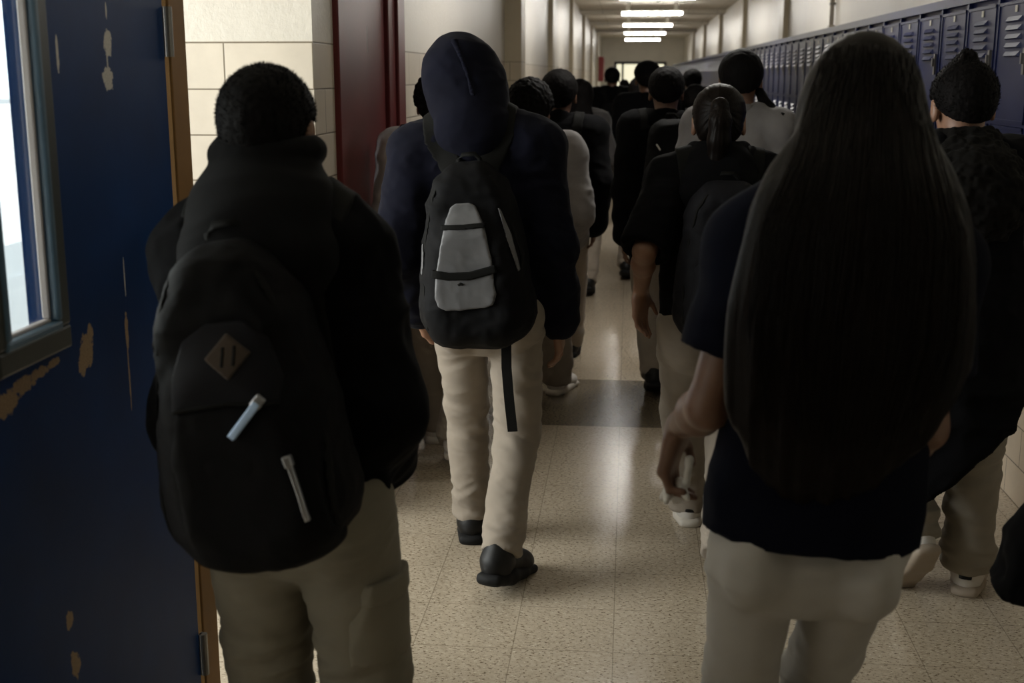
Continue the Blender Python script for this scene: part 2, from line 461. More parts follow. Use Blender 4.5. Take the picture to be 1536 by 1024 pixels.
def applique(name, base, poly, thick, h, mat, parent, R=None, o=(0, 0, 0), yside=(-1.0, .0), embed=.006, disp=None, rnd=.0, **props):
    """a patch of material lying on the surface of a Shape: outline poly in the local (x, z) of frame (R, o), only where local y lies in yside"""
    R = np.eye(3) if R is None else R; o = np.array(o, float)
    pl = np.array(poly); c0, c1 = pl.min(0), pl.max(0)
    # world box of the patch
    corners = np.array([o + R @ np.array([x, y, z]) for x in (c0[0], c1[0]) for y in yside for z in (c0[1], c1[1])])
    blo, bhi = base.bounds()
    lo = np.maximum(corners.min(0), blo - thick) - 3 * h; hi = np.minimum(corners.max(0), bhi + thick) + 3 * h
    n = np.maximum(np.ceil((hi - lo) / h).astype(int) + 1, 4)
    ax = [lo[i] + h * np.arange(n[i]) for i in range(3)]
    X, Y, Z = np.meshgrid(*ax, indexing='ij')
    d = base.ev(np.stack([X.ravel(), Y.ravel(), Z.ravel()], 1)).reshape(n)
    lx, ly, lz = loc3(R, X, Y, Z, o)
    q = poly_sd(lx, lz, poly) - rnd
    D = np.maximum(np.maximum(d - thick, -(d + embed)), q)
    D = np.maximum(D, np.maximum(yside[0] - ly, ly - yside[1]))
    return link(name, mesh_of(D, lo, h, name, disp), mat, parent, **props)

def band(pts, w):
    """closed outline of a ribbon of width w along a 2-D polyline"""
    pts = [np.array(p, float) for p in pts]; Lf, Rt = [], []
    for i, p in enumerate(pts):
        t = pts[min(i + 1, len(pts) - 1)] - pts[max(i - 1, 0)]; t /= np.linalg.norm(t) + 1e-9; nn = np.array([-t[1], t[0]])
        ww = w[i] if hasattr(w, '__len__') else w
        Lf.append(tuple(p + nn * ww / 2)); Rt.append(tuple(p - nn * ww / 2))
    return Lf + Rt[::-1]
EXPOSURE = 0.0; DAY = 2.5; SKYW = 260; LAMP = 42
# ------------------------------------------------------------------ people
def ik(a, c, l1, l2, pole):
    d = c - a; D = np.linalg.norm(d)
    if D > (l1 + l2) * .995: c = a + d / D * (l1 + l2) * .995; d = c - a; D = np.linalg.norm(d)
    u = d / D; m = (l1 * l1 - l2 * l2 + D * D) / (2 * D); hgt = math.sqrt(max(l1 * l1 - m * m, 0))
    p = np.array(pole, float); p = p - u * (p @ u); p /= np.linalg.norm(p) + 1e-9
    return a + u * m + p * hgt, c

class Person: pass

def skel(Ht=1.65, lean=3, roll=0, twist=0, hp=4, hy=0, hr=0, hs=1.0, feet=((-.09, -.15, 0, 18, 5), (.09, .2, 0, 0, -5)),
         armg=1.0, wrists=(None, None), hands=('relax', 'relax'), shw=.096, girth=1.0, drop=.0, swing=.06, hdir=(None, None), palm=(None, None), armlen=1.0, sho_dz=0.0, hz=.515, poles=(None, None)):
    S = Person(); S.Ht = Ht; k = S.k = Ht / 1.7; S.g = girth; S.ag = armg; S.hs = hs * k
    S.pel = A3(0, 0, hz * Ht - drop)
    S.Rt = rot('y', roll) @ rot('z', twist) @ rot('x', -lean)
    S.T = lambda x, y, z: S.pel + S.Rt @ (np.array([x, y, z], float) * Ht)
    S.sh = [S.T(sx * shw, -.005, .295 + sho_dz) for sx in (-1, 1)]
    S.neck = S.T(0, -.004, .325)
    S.Rh = S.Rt @ rot('z', hy) @ rot('y', hr) @ rot('x', lean * .7 - hp)
    S.hc = S.neck + S.Rt @ A3(0, .01, .028) * Ht + S.Rh @ A3(0, .015, .085) * S.hs
    S.H = lambda x, y, z: S.hc + S.Rh @ (np.array([x, y, z], float) * S.hs)
    # arms
    S.el, S.wr, S.hd = [], [], []
    for i, sx in enumerate((-1, 1)):
        w = wrists[i]
        sw = swing * sx
        w = A3(sx * .158 * Ht, .03 * Ht + sw, .49 * Ht) if w is None else np.array(w, float)
        pole = poles[i] or (sx * .35, -1, 0)
        e, w = ik(S.sh[i], w, .172 * Ht * armlen, .148 * Ht * armlen, pole)
        S.el.append(e); S.wr.append(w)
        d = (w - e) / np.linalg.norm(w - e) if hdir[i] is None else np.array(hdir[i], float) / np.linalg.norm(hdir[i])
        S.hd.append(d)
    S.hands = hands; S.pd = palm
    # legs
    S.hip = [S.pel + S.Rt @ A3(sx * .05, 0, -.005) * Ht for sx in (-1, 1)]
    S.kn, S.an, S.ff = [], [], []
    for i, sx in enumerate((-1, 1)):
        dx, dy, lift, pit, yaw = feet[i]
        Rz = rot('z', yaw); R = Rz @ rot('x', -pit); piv = A3(0, (.18 if pit >= 0 else -.06) * k, 0)
        O = A3(dx, dy, lift) + Rz @ piv - R @ piv
        an = O + R @ A3(0, 0, .078) * k
        kn, an2 = ik(S.hip[i], an, .236 * Ht, .236 * Ht, (sx * .12, 1, 0))
        S.kn.append(kn); S.an.append(an2); S.ff.append((O + (an2 - an), R))
    return S

def head_ops(sh, S, fine=True):
    R = S.Rh; q = S.hs
    E = lambda c, r, k=.02: sh.u(ell(S.H(*c), np.array(r) * q, R), k * q)
    E((0, -.012, .035), (.074, .094, .079)); E((0, .028, -.045), (.054, .062, .066), .05); E((0, .06, -.085), (.03, .028, .024), .03)
    E((0, .072, .018), (.05, .02, .012), .015)
    sh.u(cone(S.H(0, .088, .012), S.H(0, .108, -.022), .008 * q, .013 * q), .012 * q)
    E((0, .084, -.05), (.023, .011, .006), .008); E((0, .082, -.062), (.02, .011, .007), .006)
    for sx in (-1, 1):
        E((sx * .031, .074, .0), (.013, .01, .009), .004)
        Er = R @ rot('z', -sx * 22)
        sh.u(ell(S.H(sx * .079, -.006, -.006), np.array((.011, .019, .033)) * q, Er), .008 * q)
        if fine: sh.s(ell(S.H(sx * .088, .0, -.004), np.array((.008, .01, .02)) * q, Er), .006 * q)
    sh.u(cone(S.neck - S.Rt @ A3(0, 0, .02) * S.Ht, S.H(0, -.015, -.06), .056 * S.k, .05 * S.k), .03)

def hand_ops(sh, S, i, pose):
    sx = (-1, 1)[i]; k = S.k; w = S.wr[i]; d = S.hd[i]
    inn = A3(-sx, .1, 0) if S.pd[i] is None else A3(*S.pd[i]); n = inn - d * (inn @ d); n /= np.linalg.norm(n)      # palm faces the thigh
    lat = np.cross(d, n) * (1 if sx > 0 else -1); lat = lat if lat[1] + .6 * -sx * lat[0] > 0 else -lat  # thumb side points forward
    Rm = np.stack([n, lat, d], 1)
    sh.u(cone(w - d * .01 * k, w + d * .03 * k, .024 * k, .024 * k, Rm, (.72, 1, 1)), .02)
    sh.u(rbox(w + d * .052 * k, A3(.0135, .037, .043) * k, .0125 * k, Rm), .022)
    curl = {'relax': (10, 24), 'fist': (70, 85), 'hold': (30, 50), 'open': (10, 14)}[pose]
    for j, (lo, L) in enumerate(((.028, .068), (.0095, .077), (-.0095, .071), (-.027, .055))):
        b = w + (d * .09 + lat * lo) * k
        c1 = math.radians(curl[0] + j * 5); c2 = c1 + math.radians(curl[1] + j * 3)
        sp = lat * (lo * 1.6)
        d1 = d * math.cos(c1) + n * math.sin(c1) + sp; d2 = d * math.cos(c2) + n * math.sin(c2) + sp
        m = b + d1 * L * .52 * k; e = m + d2 * L * .48 * k
        sh.u(cone(b - d * .012 * k, m, .0092 * k, .0083 * k), .005); sh.u(cone(m, e, .0083 * k, .0066 * k), .003)
    b = w + (d * .022 + lat * .026) * k; t1 = d * .72 + lat * .55 + n * .42; t2 = d * .88 + lat * .12 + n * .5
    m = b + t1 * .036 * k; e = m + t2 * .034 * k
    sh.u(cone(b, m, .0125 * k, .0095 * k), .012); sh.u(cone(m, e, .0095 * k, .0072 * k), .003)
    S.palm = getattr(S, 'palm', {}); S.palm[i] = (w, d, n, lat)

def body_shape(S):
    sh = Shape(); T = S.T; H = S.Ht; k = S.k; R = S.Rt; g = S.g
    sh.u(ell(T(0, -.004, .01), A3(.070, .045, .055) * H * g, R), .03)
    sh.u(cone(T(0, 0, .06), T(0, -.004, .225), .064 * H * g, .078 * H * g, R, (1, .64, 1)), .05)
    sh.u(cone(S.sh[0], S.sh[1], .042 * H, .042 * H), .04)
    for i in (0, 1):
        sh.u(cone(T((-.05, .05)[i], -.008, .312), S.sh[i], .032 * H, .036 * H), .03)
        sh.u(cone(S.sh[i], S.el[i], .034 * H * S.ag, .0245 * H * S.ag), .03)
        m = S.el[i] + (S.wr[i] - S.el[i]) * .3
        sh.u(cone(S.el[i], m, .0235 * H * S.ag, .025 * H * S.ag), .02); sh.u(cone(m, S.wr[i], .025 * H * S.ag, .0155 * H * S.ag), .02)
        if S.hands[i]: hand_ops(sh, S, i, S.hands[i])
        sh.u(cone(S.hip[i], S.kn[i], .044 * H * g, .027 * H), .03)
        c = S.kn[i] + (S.an[i] - S.kn[i]) * .3 + A3(0, -.004, 0)
        sh.u(cone(S.kn[i], c, .027 * H, .027 * H), .02); sh.u(cone(c, S.an[i], .027 * H, .019 * H), .02)
        O, Rf = S.ff[i]
        sh.u(cone(O + Rf @ A3(0, -.035, .04) * k, O + Rf @ A3(0, .12, .03) * k, .03 * k, .024 * k), .03)
    head_ops(sh, S)
    return sh

def top_shape(S, hem=-.07, bulk=.012, sleeve='long', chest=(.086, .090), waist=.084, sr=(.041, .036, .027), flare=0.0, sy=.70, hemtilt=(0, 0), cuffopen=True, sh_r=.043, cut=None, cuff=0.0):
    sh = Shape(); T = S.T; H = S.Ht; R = S.Rt; g = S.g; b = bulk
    sh.u(cone(T(0, -.002, .05), T(0, -.004, .222), waist * H * g + b, chest[1] * H * g + b, R, (1, sy, 1)), .05)
    sh.u(cone(T(0, -.004, hem - .05), T(0, -.002, .05), chest[0] * H * g + b + flare, waist * H * g + b, R, (1, sy, 1)), .05)
    p = T(0, 0, hem); n = -(R @ A3(hemtilt[0], hemtilt[1], 1)); sh.plane(p, n)
    sh.u(cone(S.sh[0], S.sh[1], sh_r * H + b * .5, sh_r * H + b * .5), .045)
    for i in (0, 1):
        sh.u(cone(T((-.045, .045)[i], -.006, .315), S.sh[i], .032 * H + b, .039 * H + b * .6), .04)
        a0, a1, a2 = (r * H + b * .6 for r in sr)
        if sleeve == 'long':
            wv = S.wr[i] - S.el[i]; end = S.wr[i] + wv * cuff
            sh.u(cone(S.sh[i], S.el[i], a0, a1), .04); sh.u(cone(S.el[i], end - wv * .12, a1, a2 * 1.1), .03); sh.u(cone(end - wv * .10, end, a2, a2 * .92), .012)
        else:
            e = S.sh[i] + (S.el[i] - S.sh[i]) * sleeve; ax = (S.el[i] - S.sh[i]); ax /= np.linalg.norm(ax)
            c = cone(S.sh[i], e + ax * .05, a0, a1 * 1.05); f0 = c.f
            def f(x, y, z, f0=f0, e=e, ax=ax): return np.maximum(f0(x, y, z), (x - e[0]) * ax[0] + (y - e[1]) * ax[1] + (z - e[2]) * ax[2])
            sh.u(Prim(c.lo, c.hi, f), .03)
            sh.s(cone(e - ax * .05, e + ax * .03, .026 * H, a1 * 1.05 - .006), .004)
    return sh

def pants_shape(S, r=(.052, .038, .033), cuff_h=.068, seat=1.0, b=.008, top=.085, hipr=1.0):
    sh = Shape(); T = S.T; H = S.Ht; k = S.k; g = S.g
    sh.u(cone(T(0, -.002, -.005), T(0, -.002, top), .085 * H * g * seat + b, .083 * H * g + b, S.Rt, (1, .72, 1)), .03)
    for i in (0, 1):
        sh.u(ell(S.hip[i] + S.Rt @ A3((-.006, .006)[i], -.026, -.012) * H, A3(.041 * hipr, .046, .056) * H * g * seat + b, S.Rt), .03)
        kn, an = S.kn[i], S.an[i]; ax = (an - kn) / np.linalg.norm(an - kn)
        e = an + ax * (.078 - cuff_h) * k
        sh.u(cone(S.hip[i], kn, r[0] * H * g + b, r[1] * H + b), .025)
        c = cone(kn, e + ax * .06, r[1] * H + b, r[2] * H + b); f0 = c.f
        def f(x, y, z, f0=f0, e=e, ax=ax): return np.maximum(f0(x, y, z), (x - e[0]) * ax[0] + (y - e[1]) * ax[1] + (z - e[2]) * ax[2])
        sh.u(Prim(c.lo, c.hi, f), .025)
    return sh

def pants_disp(S, seed, amp=.007, amp2=.012):
    kz = [(S.kn[i], S.an[i]) for i in (0, 1)]
    amp *= 1.5; amp2 *= 1.4
    def d(V):
        out = folds(V, seed, (6, 6, 15)) * amp * .6
        for kn, an in kz:
            wk = np.exp(-((V - kn) ** 2).sum(1) / (.12 ** 2)); wa = np.exp(-((V - an - A3(0, 0, .06)) ** 2).sum(1) / (.11 ** 2))
            out = out + folds(V, seed + 9, (5, 5, 26), 2) * (wk * amp + wa * amp2)
        hp = np.exp(-((V[:, 2] - S.hip[0][2] + .06) ** 2) / .07 ** 2)
        return out + folds(V, seed + 5, (5, 5, 20), 2) * hp * amp * .5
    return d

def cloth_disp(seed, amp=.008, sc=(6, 6, 9)):
    return lambda V: (folds(V, seed, sc) * 1.5 + folds(V, seed + 31, (13, 13, 17), 2) * .5) * amp

def hair_short(S, thick=.014, nape=-.055, slope=.75, front=.09, spike=0.0, extra=None):
    sh = Shape(); q = S.hs; R = S.Rh; t = thick
    sh.u(ell(S.H(0, -.014, .037), (A3(.074, .094, .079) + t) * q, R), .02)
    sh.u(cone(S.H(0, -.062, -.005), S.H(0, -.052, -.06), (.05 + t * .5) * q, (.044 + t * .2) * q, R, (1, .8, 1)), .03)
    n = R @ A3(0, -slope, 1); p = S.H(0, -.10, nape)
    sh.plane(p, -n)
    sh.plane(S.H(0, front, .06), R @ A3(0, 1, -.3))
    for sx in (-1, 1): sh.s(ell(S.H(sx * .084, .0, -.012), A3(.02, .026, .04) * q, R), .006)
    if extra: extra(sh)
    return sh

def hair_disp(seed, amp=.004, f=70):
    return lambda V: (vnoise(V * f, seed) + .6 * vnoise(V * f * 2.1, seed + 1)) * amp

def shoe(S, i, mu, ms, parent, h, name='shoe', heelmat=None, label=None):
    O, R = S.ff[i]; k = S.k * 1.10; P = lambda x, y, z: O + R @ (A3(x, y, z) * k)
    sx = (-1, 1)[i]
    up = Shape()
    up.u(ell(P(0, -.024, .05), A3(.0345, .043, .05) * k, R), .01); up.u(cone(P(0, -.01, .06), P(-.002 * sx, .13, .038), .04 * k, .036 * k, R, (1, 1, .95)), .03)
    up.u(ell(P(-.004 * sx, .135, .037), A3(.043, .066, .033) * k, R), .02); up.u(cone(P(0, -.018, .06), P(0, -.014, .10), .037 * k, .033 * k), .03)
    up.u(rbox(P(0, .03, .098), A3(.016, .03, .012) * k, .008 * k, R @ rot('x', -24)), .02)
    up.plane(P(0, 0, .012), -(R @ A3(0, 0, 1))); up.plane(P(0, 0, .104), R @ A3(0, .15, 1))
    so = Shape()
    so.u(rbox(P(0, -.018, .014), A3(.0355, .05, .014) * k, .011 * k, R), .02); so.u(ell(P(0, -.03, .014), A3(.037, .045, .016) * k, R), .02); so.u(rbox(P(-.003 * sx, .11, .013), A3(.042, .084, .013) * k, .011 * k, R), .05)
    so.u(rbox(P(0, .05, .016), A3(.035, .07, .014) * k, .012 * k, R), .03)
    o = sdf_obj(name, up, h, mu, parent, lambda V: vnoise(V * 40, 3) * .0012)
    if label: o['label'] = label
    sdf_obj('sole', so, h, ms, o)
    if heelmat is not None:
        pl = [(-.018 * k, .055 * k), (.018 * k, .055 * k), (.02 * k, .088 * k), (-.02 * k, .088 * k)]
        applique('heel_tab', up, pl, .003, max(h * .6, .003), heelmat, o, R=R, o=O, yside=(-.1, -.02))
    return o

ROOTS = []
def place(o, X, Y, rz=0): o.location = (X, Y, 0); o.rotation_euler = (0, 0, math.radians(rz)); return o

def person(S, X, Y, label, skin, h=.007, rz=0, group=None):
    b = sdf_obj('person', body_shape(S), h, skin)
    place(b, X, Y, rz); b['label'] = label; b['category'] = 'person'
    if group: b['group'] = group
    S.obj = b; S.h = max(h, .006) if h < .006 else h; S.X, S.Y, S.rz = X, Y, rz
    return b

def wear(S, name, shape, mat, disp=None, h=None, parent=None, **kw):
    o = sdf_obj(name, shape, h or S.h, mat, parent or S.obj, disp, **kw)
    if 'hair' not in name and 'fur' not in name:
        md = o.modifiers.new('soften', 'SMOOTH'); md.factor = .5; md.iterations = 3
    return o

def surf_y(shape, x, z, S, y0=-.6, y1=.1, n=160):
    """torso-frame y of the back surface at torso-frame (x, z) metres"""
    ys = np.linspace(y0, y1, n); P = S.pel + (S.Rt @ np.stack([np.full(n, x), ys, np.full(n, z)])).T
    d = shape.ev(P); i = np.argmax(d < 0)
    return ys[i]

def backpack(S, top, label, mats, w=.32, hh=.46, dep=.16, zc=None, xc=0.0, taper=.22, straps=((-.045, -.125), (.045, .125)), sw=.06, pocket=True, h=None, group=None, handle=True, seed=5, tilt=0, strap_sides=(0, 1), piping=True, rx=.34):
    """mats: body, strap, pocket.  A thing of its own, hung on the wearer's shoulders."""
    h = h or S.h; H = S.Ht; R = S.Rt @ rot('y', tilt)
    zc = .16 * H if zc is None else zc
    yb = min(surf_y(top, xc, zc + .1, S), surf_y(top, xc, zc - .05, S)) + .012
    c = S.pel + S.Rt @ A3(xc, yb - dep / 2, zc)
    sh = Shape()
    sh.u(packp(c, (w / 2, dep / 2, hh / 2), rx * w, min(dep * .45, .08), R, taper), .02)
    sh.u(packp(c + R @ A3(0, -dep * .30, -hh * .13), (w * .40, dep * .36, hh * .33), rx * w * .8, .05, R, taper * .7), .045)
    S.pack = sh; S.packR = R; S.packc = c
    o = sdf_obj('backpack', sh, h, mats[0], None, cloth_disp(seed, .006, (8, 8, 11)))
    place(o, S.X, S.Y, S.rz); o['label'] = label; o['category'] = 'backpack'
    if group: o['group'] = group
    pts = S.pel + (S.Rt @ np.array([[0, 0, z] for z in (0, .3 * H)]).T).T
    for j in strap_sides:
        x0, x1 = straps[j]
        z0 = zc + hh / 2 - .03
        poly = band([(x0 * 1.5, .06 * H), (x0 * 1.1, z0 - .1), (x0, z0), (x1 * .85, .30 * H), (x1, .38 * H)], sw)
        applique('shoulder_strap', top, poly, .011, max(h * .8, .005), mats[1], o, R=S.Rt, o=S.pel, yside=(-.6, .6), embed=.004)
    if handle:
        zt = hh / 2
        pt = [c + R @ A3(x, dep * .22 + dy, zt - .008 + dz) for x, dy, dz in ((-.035, 0, -.01), (-.033, -.005, .02), (-.018, -.01, .035), (.018, -.01, .035), (.033, -.005, .02), (.035, 0, -.01))]
        MB().tube(pt, .007, 8).build('haul_loop', mats[1], o, smooth=True)
    if pocket:
        pk = Shape().u(rbox(c + R @ A3(0, -dep * .58, -hh * .2), (w * .36, dep * .16, hh * .23), .035, R, .12), .02)
        pk_o = sdf_obj('front_pocket', pk, h, mats[2], o, cloth_disp(seed + 3, .004, (8, 8, 11)))
        S.pocket = pk
    if piping:
        for sx in (-1, 1):
            pl = band([(sx * w * .40, -hh * .38), (sx * w * .41, 0), (sx * w * .36 * (1 - taper * .6), hh * .33), (sx * w * .2, hh * .43)], .008)
            applique('seam_piping', sh, pl, .006, max(h * .6, .0035), mats[1], o, R=R, o=c, yside=(-.4, -.0), embed=.003)
    return o
# ------------------------------------------------------------------ camera and world
HC = 1.62; FPX = 1840.0; TH = math.atan(400 / FPX); PSI = math.atan(177 / FPX * math.cos(TH))
cam = bpy.data.cameras.new('camera'); cam_o = bpy.data.objects.new('camera', cam); COL.objects.link(cam_o)
cam.sensor_width = 36; cam.lens = FPX / 1536 * 36; cam.clip_start = .05; cam.clip_end = 200
cam_o.location = (0, 0, HC); cam_o.rotation_euler = (math.pi / 2 - TH, 0, PSI)
cam.dof.use_dof = True; cam.dof.focus_distance = 3.7; cam.dof.aperture_fstop = 4.5
SC.camera = cam_o
SC.view_settings.view_transform = 'Standard'; SC.view_settings.look = 'None'; SC.view_settings.gamma = 1; SC.view_settings.use_curve_mapping = False
SC.view_settings.exposure = EXPOSURE
SC.cycles.use_denoising = True; SC.cycles.max_bounces = 8; SC.cycles.diffuse_bounces = 4; SC.cycles.sample_clamp_indirect = 6; SC.cycles.caustics_reflective = False; SC.cycles.caustics_refractive = False
w = bpy.data.worlds.new('daylight'); SC.world = w; w.use_nodes = True
w.node_tree.nodes['Background'].inputs['Color'].default_value = (.86, .93, 1, 1); w.node_tree.nodes['Background'].inputs['Strength'].default_value = DAY

XL, XR, XF, ZC, YE = -1.08, 2.0, 1.5, 2.98, 48.0
ST = dict(kind='structure')
M_floor = mat_floor(); M_ceil = mat_ceiling()
M_wl = mat_wall('glazed_block_wall', 'y', off=.15); M_pier = mat_wall('glazed_block_pier', 'xy', off=1.08 + .312 - 4.22)
M_wr = mat_wall('painted_wall', 'y', wains=.2, upper=(.72, .68, .60)); M_end = mat_wall('end_wall_paint', 'x', wains=-1, upper=(.80, .77, .68))
M_pil = mat_wall('pilaster_paint', 'x', wains=1.728, upper=(.50, .43, .30), lower=(.52, .45, .33), off=.1)
M_alc = mat_plain('white_plaster', (.8, .78, .74), .7)
M_red = mat_paint('maroon_enamel', (.105, .016, .017), rough=.36)
M_tan = mat_paint('ochre_enamel', (.23, .125, .045), rough=.6, spec=.08)
M_steel = mat_plain('worn_steel', (.25, .24, .22), .4, .8)
M_alu = mat_paint('blue_grey_enamel', (.10, .17, .24), rough=.35)
M_altrim = mat_paint('grey_green_enamel', (.045, .05, .045), rough=.4)
M_glass = mat_glass('pane_glass')
M_dark = mat_plain('dark_metal', (.03, .028, .025), .5)

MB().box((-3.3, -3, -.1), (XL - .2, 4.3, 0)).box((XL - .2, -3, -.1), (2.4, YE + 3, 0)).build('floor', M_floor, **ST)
MB().box((-60, -40, -.3), (XL - .31, 90, -.15)).build('ground', mat_plain('concrete_yard', (.5, .49, .47), .9), **ST)
MB().box((-3.4, -3, ZC), (XL - .2, 4.42, ZC + .1)).box((XL - .2, -3, ZC), (2.4, YE + 3, ZC + .1)).build('ceiling', M_ceil, **ST)
# shallow soffit beams between the lights
for q, yb in enumerate((4.1, 10.0, 15.8, 21.7, 27.5, 33.4, 39.2)):
    MB().box((XL, yb - .16, ZC - .09), (XR, yb + .16, ZC)).build('ceiling_beam', M_ceil, bevel=.01, **ST)
# left wall
MB().box((XL - .55, 4.22, 0), (XL, 4.52, ZC)).build('wall_left_pier', M_pier, **ST)
MB().box((-3.2, 4.22, 0), (-2.95, 4.42, ZC)).box((-1.70, 4.22, 0), (XL - .55, 4.42, ZC)).box((-2.95, 4.22, 0), (-1.70, 4.42, .35)).box((-2.95, 4.22, 2.5), (-1.70, 4.42, ZC)).build('wall_alcove_end', M_pier, **ST)
w2 = MB()
for x in (-2.92, -2.62, -1.73): w2.box((x - .03, 4.28, .35), (x + .03, 4.36, 2.5))
for z in (.38, 2.47): w2.box((-2.95, 4.28, z - .03), (-1.70, 4.36, z + .03))
w2o = w2.build('window_2', M_alu, bevel=.004, **ST)
MB().box((-2.92, 4.317, .38), (-1.73, 4.323, 2.47)).build('pane', M_glass, w2o)
MB().box((XL - .3, 4.52, 2.15), (XL, 5.83, ZC)).build('wall_left_over_door', M_wl, **ST)
MB().box((XL - .3, 5.83, 0), (XL, YE, ZC)).build('wall_left', M_wl, **ST)
MB().box((XL - .3, -3, 0), (XL, 1.05, ZC)).build('wall_left_near', M_wl, **ST)
MB().box((XL, 5.84, 0), (XL + .014, YE, .11)).build('baseboard_left', M_dark, bevel=.003, **ST)
# alcove (exterior vestibule) behind the blue door, with its window
MB().box((-3.4, .75, 0), (-3.2, 1.55, ZC)).box((-3.4, 3.85, 0), (-3.2, 4.42, ZC)).box((-3.4, 1.55, 0), (-3.2, 3.85, .5)).box((-3.4, 1.55, 2.6), (-3.2, 3.85, ZC)).build('wall_alcove_outer', M_alc, **ST)
MB().box((-3.2, .75, 0), (XL - .3, 1.05, ZC)).build('wall_alcove_near', M_alc, **ST)
win = MB()
for y in (1.58, 2.7, 3.82): win.box((-3.34, y - .03, .5), (-3.26, y + .03, 2.6))
for z in (.53, 1.5, 2.57): win.box((-3.34, 1.55, z - .03), (-3.26, 3.85, z + .03))
wo = win.build('window_1', M_alu, bevel=.004, **ST)
MB().box((-3.303, 1.58, .53), (-3.297, 3.82, 2.57)).build('pane', M_glass, wo)
# right wall, back wall, end wall
MB().box((XR, -3, 0), (XR + .2, YE, ZC)).build('wall_right', M_wr, **ST)
MB().box((-3.4, -3.2, 0), (2.4, -3, ZC)).build('wall_back', M_wr, **ST)
DX0, DX1, DZ = -.60, 1.36, 2.10
MB().box((XL - .3, YE, 0), (DX0, YE + .2, ZC)).box((DX1, YE, 0), (XR + .2, YE + .2, ZC)).box((DX0, YE, DZ), (DX1, YE + .2, ZC)).build('wall_end', M_end, **ST)
# curb of glazed block below the lockers
M_curb = mat_wall('curb_block', 'y', wains=.45, h=.15, w=.30, lower=(.56, .47, .36))
MB().box((XF + .012, 3.4, 0), (XR, YE - .05, .45)).build('trim_1', M_curb, bevel=.006, **ST)

# pilasters
for y0 in (10.81, 16.6, 22.4, 28.3, 34.1, 40.0): MB().box((XL - .02, y0, 0), (XL + (.145 if y0 < 11 else .06), y0 + .42, ZC)).build('pilaster_left', M_pil, bevel=.004, **ST)
for y0 in (16.4, 22.3, 28.1, 34.0, 39.8): MB().box((XR - .07, y0, 1.97), (XR + .02, y0 + .45, ZC)).build('pilaster_right', M_pil, bevel=.004, **ST)

# maroon classroom door in the left wall
d1 = MB().box((XL - .12, 4.52, 0), (XL + .022, 5.015, 2.15)).build('door_1', M_red, bevel=.006, **ST)
MB().box((XL - .10, 5.035, .01), (XL - .004, 5.50, 2.13)).build('door_leaf', M_red, d1, bevel=.004)
MB().box((XL - .12, 5.51, 0), (XL + .015, 5.66, 2.15)).box((XL - .12, 5.66, 0), (XL + .03, 5.83, 2.15)).build('door_jamb', M_red, d1, bevel=.006)
for z in (1.0, 1.76):
    hg = MB(); hg.tube([(XL + .012, 5.025, z - .05), (XL + .012, 5.025, z + .05)], .009, 10); hg.box((XL - .002, 5.028, z - .05), (XL + .002, 5.07, z + .05)); hg.build('hinge', M_steel, d1, smooth=False)

# dark blue fire door standing open along the left wall, with its glazed lite
LX = -1.05
chips = [(2.258, 1.092, .034, .04), (2.235, 1.07, .02, .03), (2.28, 1.12, .016, .022), (2.099, .597, .017, .022), (2.111, .495, .02, .03), (2.10, .515, .012, .02),
         (2.12, 1.10, .03, .010), (2.06, 1.095, .04, .012), (2.0, 1.088, .05, .017), (1.93, 1.07, .06, .026), (2.455, 1.09, .010, .045), (2.453, .99, .004, .09)]
whites = [(2.459, 1.682, .024, .030), (2.448, 1.613, .030, .028), (2.45, 1.645, .004, .02), (2.46, 1.745, .004, .02), (2.462, 1.2, .003, .05), (2.23, 1.66, .006, .04)]
M_blue = mat_paint('navy_enamel', (.0012, .027, .115), chips, white=whites, rough=.5, spec=.10)
lf = MB()
Y0, Y1, WY0, WY1, WZ0, WZ1 = 1.80, 2.765, 1.93, 2.125, 1.165, 1.98
lf.box((LX - .045, Y0, .01), (LX, WY0, 2.12)).box((LX - .045, WY1, .01), (LX, Y1, 2.12)).box((LX - .045, WY0, .01), (LX, WY1, WZ0)).box((LX - .045, WY0, WZ1), (LX, WY1, 2.12))
dl = lf.build('door_2', M_blue, **ST)
dl['label'] = 'open dark navy fire door with chipped paint and narrow window'
def rect_frame(y0, y1, z0, z1, wd, x0, x1):
    m = MB()
    m.box((x0, y0 - wd, z0 - wd), (x1, y1 + wd, z0)).box((x0, y0 - wd, z1), (x1, y1 + wd, z1 + wd)).box((x0, y0 - wd, z0), (x1, y0, z1)).box((x0, y1, z0), (x1, y1 + wd, z1))
    return m
rect_frame(WY0 + .012, WY1 - .0, WZ0 + .0, WZ1, .045, LX - .001, LX + .016).build('window_frame', M_altrim, dl, bevel=.006)
rect_frame(WY0 + .012, WY1 - .012, WZ0 + .014, WZ1 - .022, .018, LX - .010, LX + .020).build('glazing_bead', M_alu, dl, bevel=.005)
rect_frame(WY0 + .014, WY1 - .020, WZ0 + .02, WZ1 - .03, .008, LX - .009, LX + .006).build('inner_bead', mat_plain('pale_bead', (.45, .42, .42), .5), dl, bevel=.003)
MB().box((LX - .012, WY0 + .01, WZ0 + .01), (LX - .007, WY1 - .01, WZ1 - .01)).build('pane', M_glass, dl)
for z in (.19, 1.715):
    hg = MB(); hg.tube([(LX + .008, Y1 + .012, z - .055), (LX + .008, Y1 + .012, z + .055)], .010, 12); hg.box((LX - .002, Y1 + .005, z - .055), (LX + .003, Y1 + .03, z + .055)); hg.build('hinge', M_steel, dl)
MB().box((LX - .14, Y1 + .022, 0), (LX + .006, Y1 + .128, 2.18)).build('trim_2', M_tan, bevel=.005, **ST)

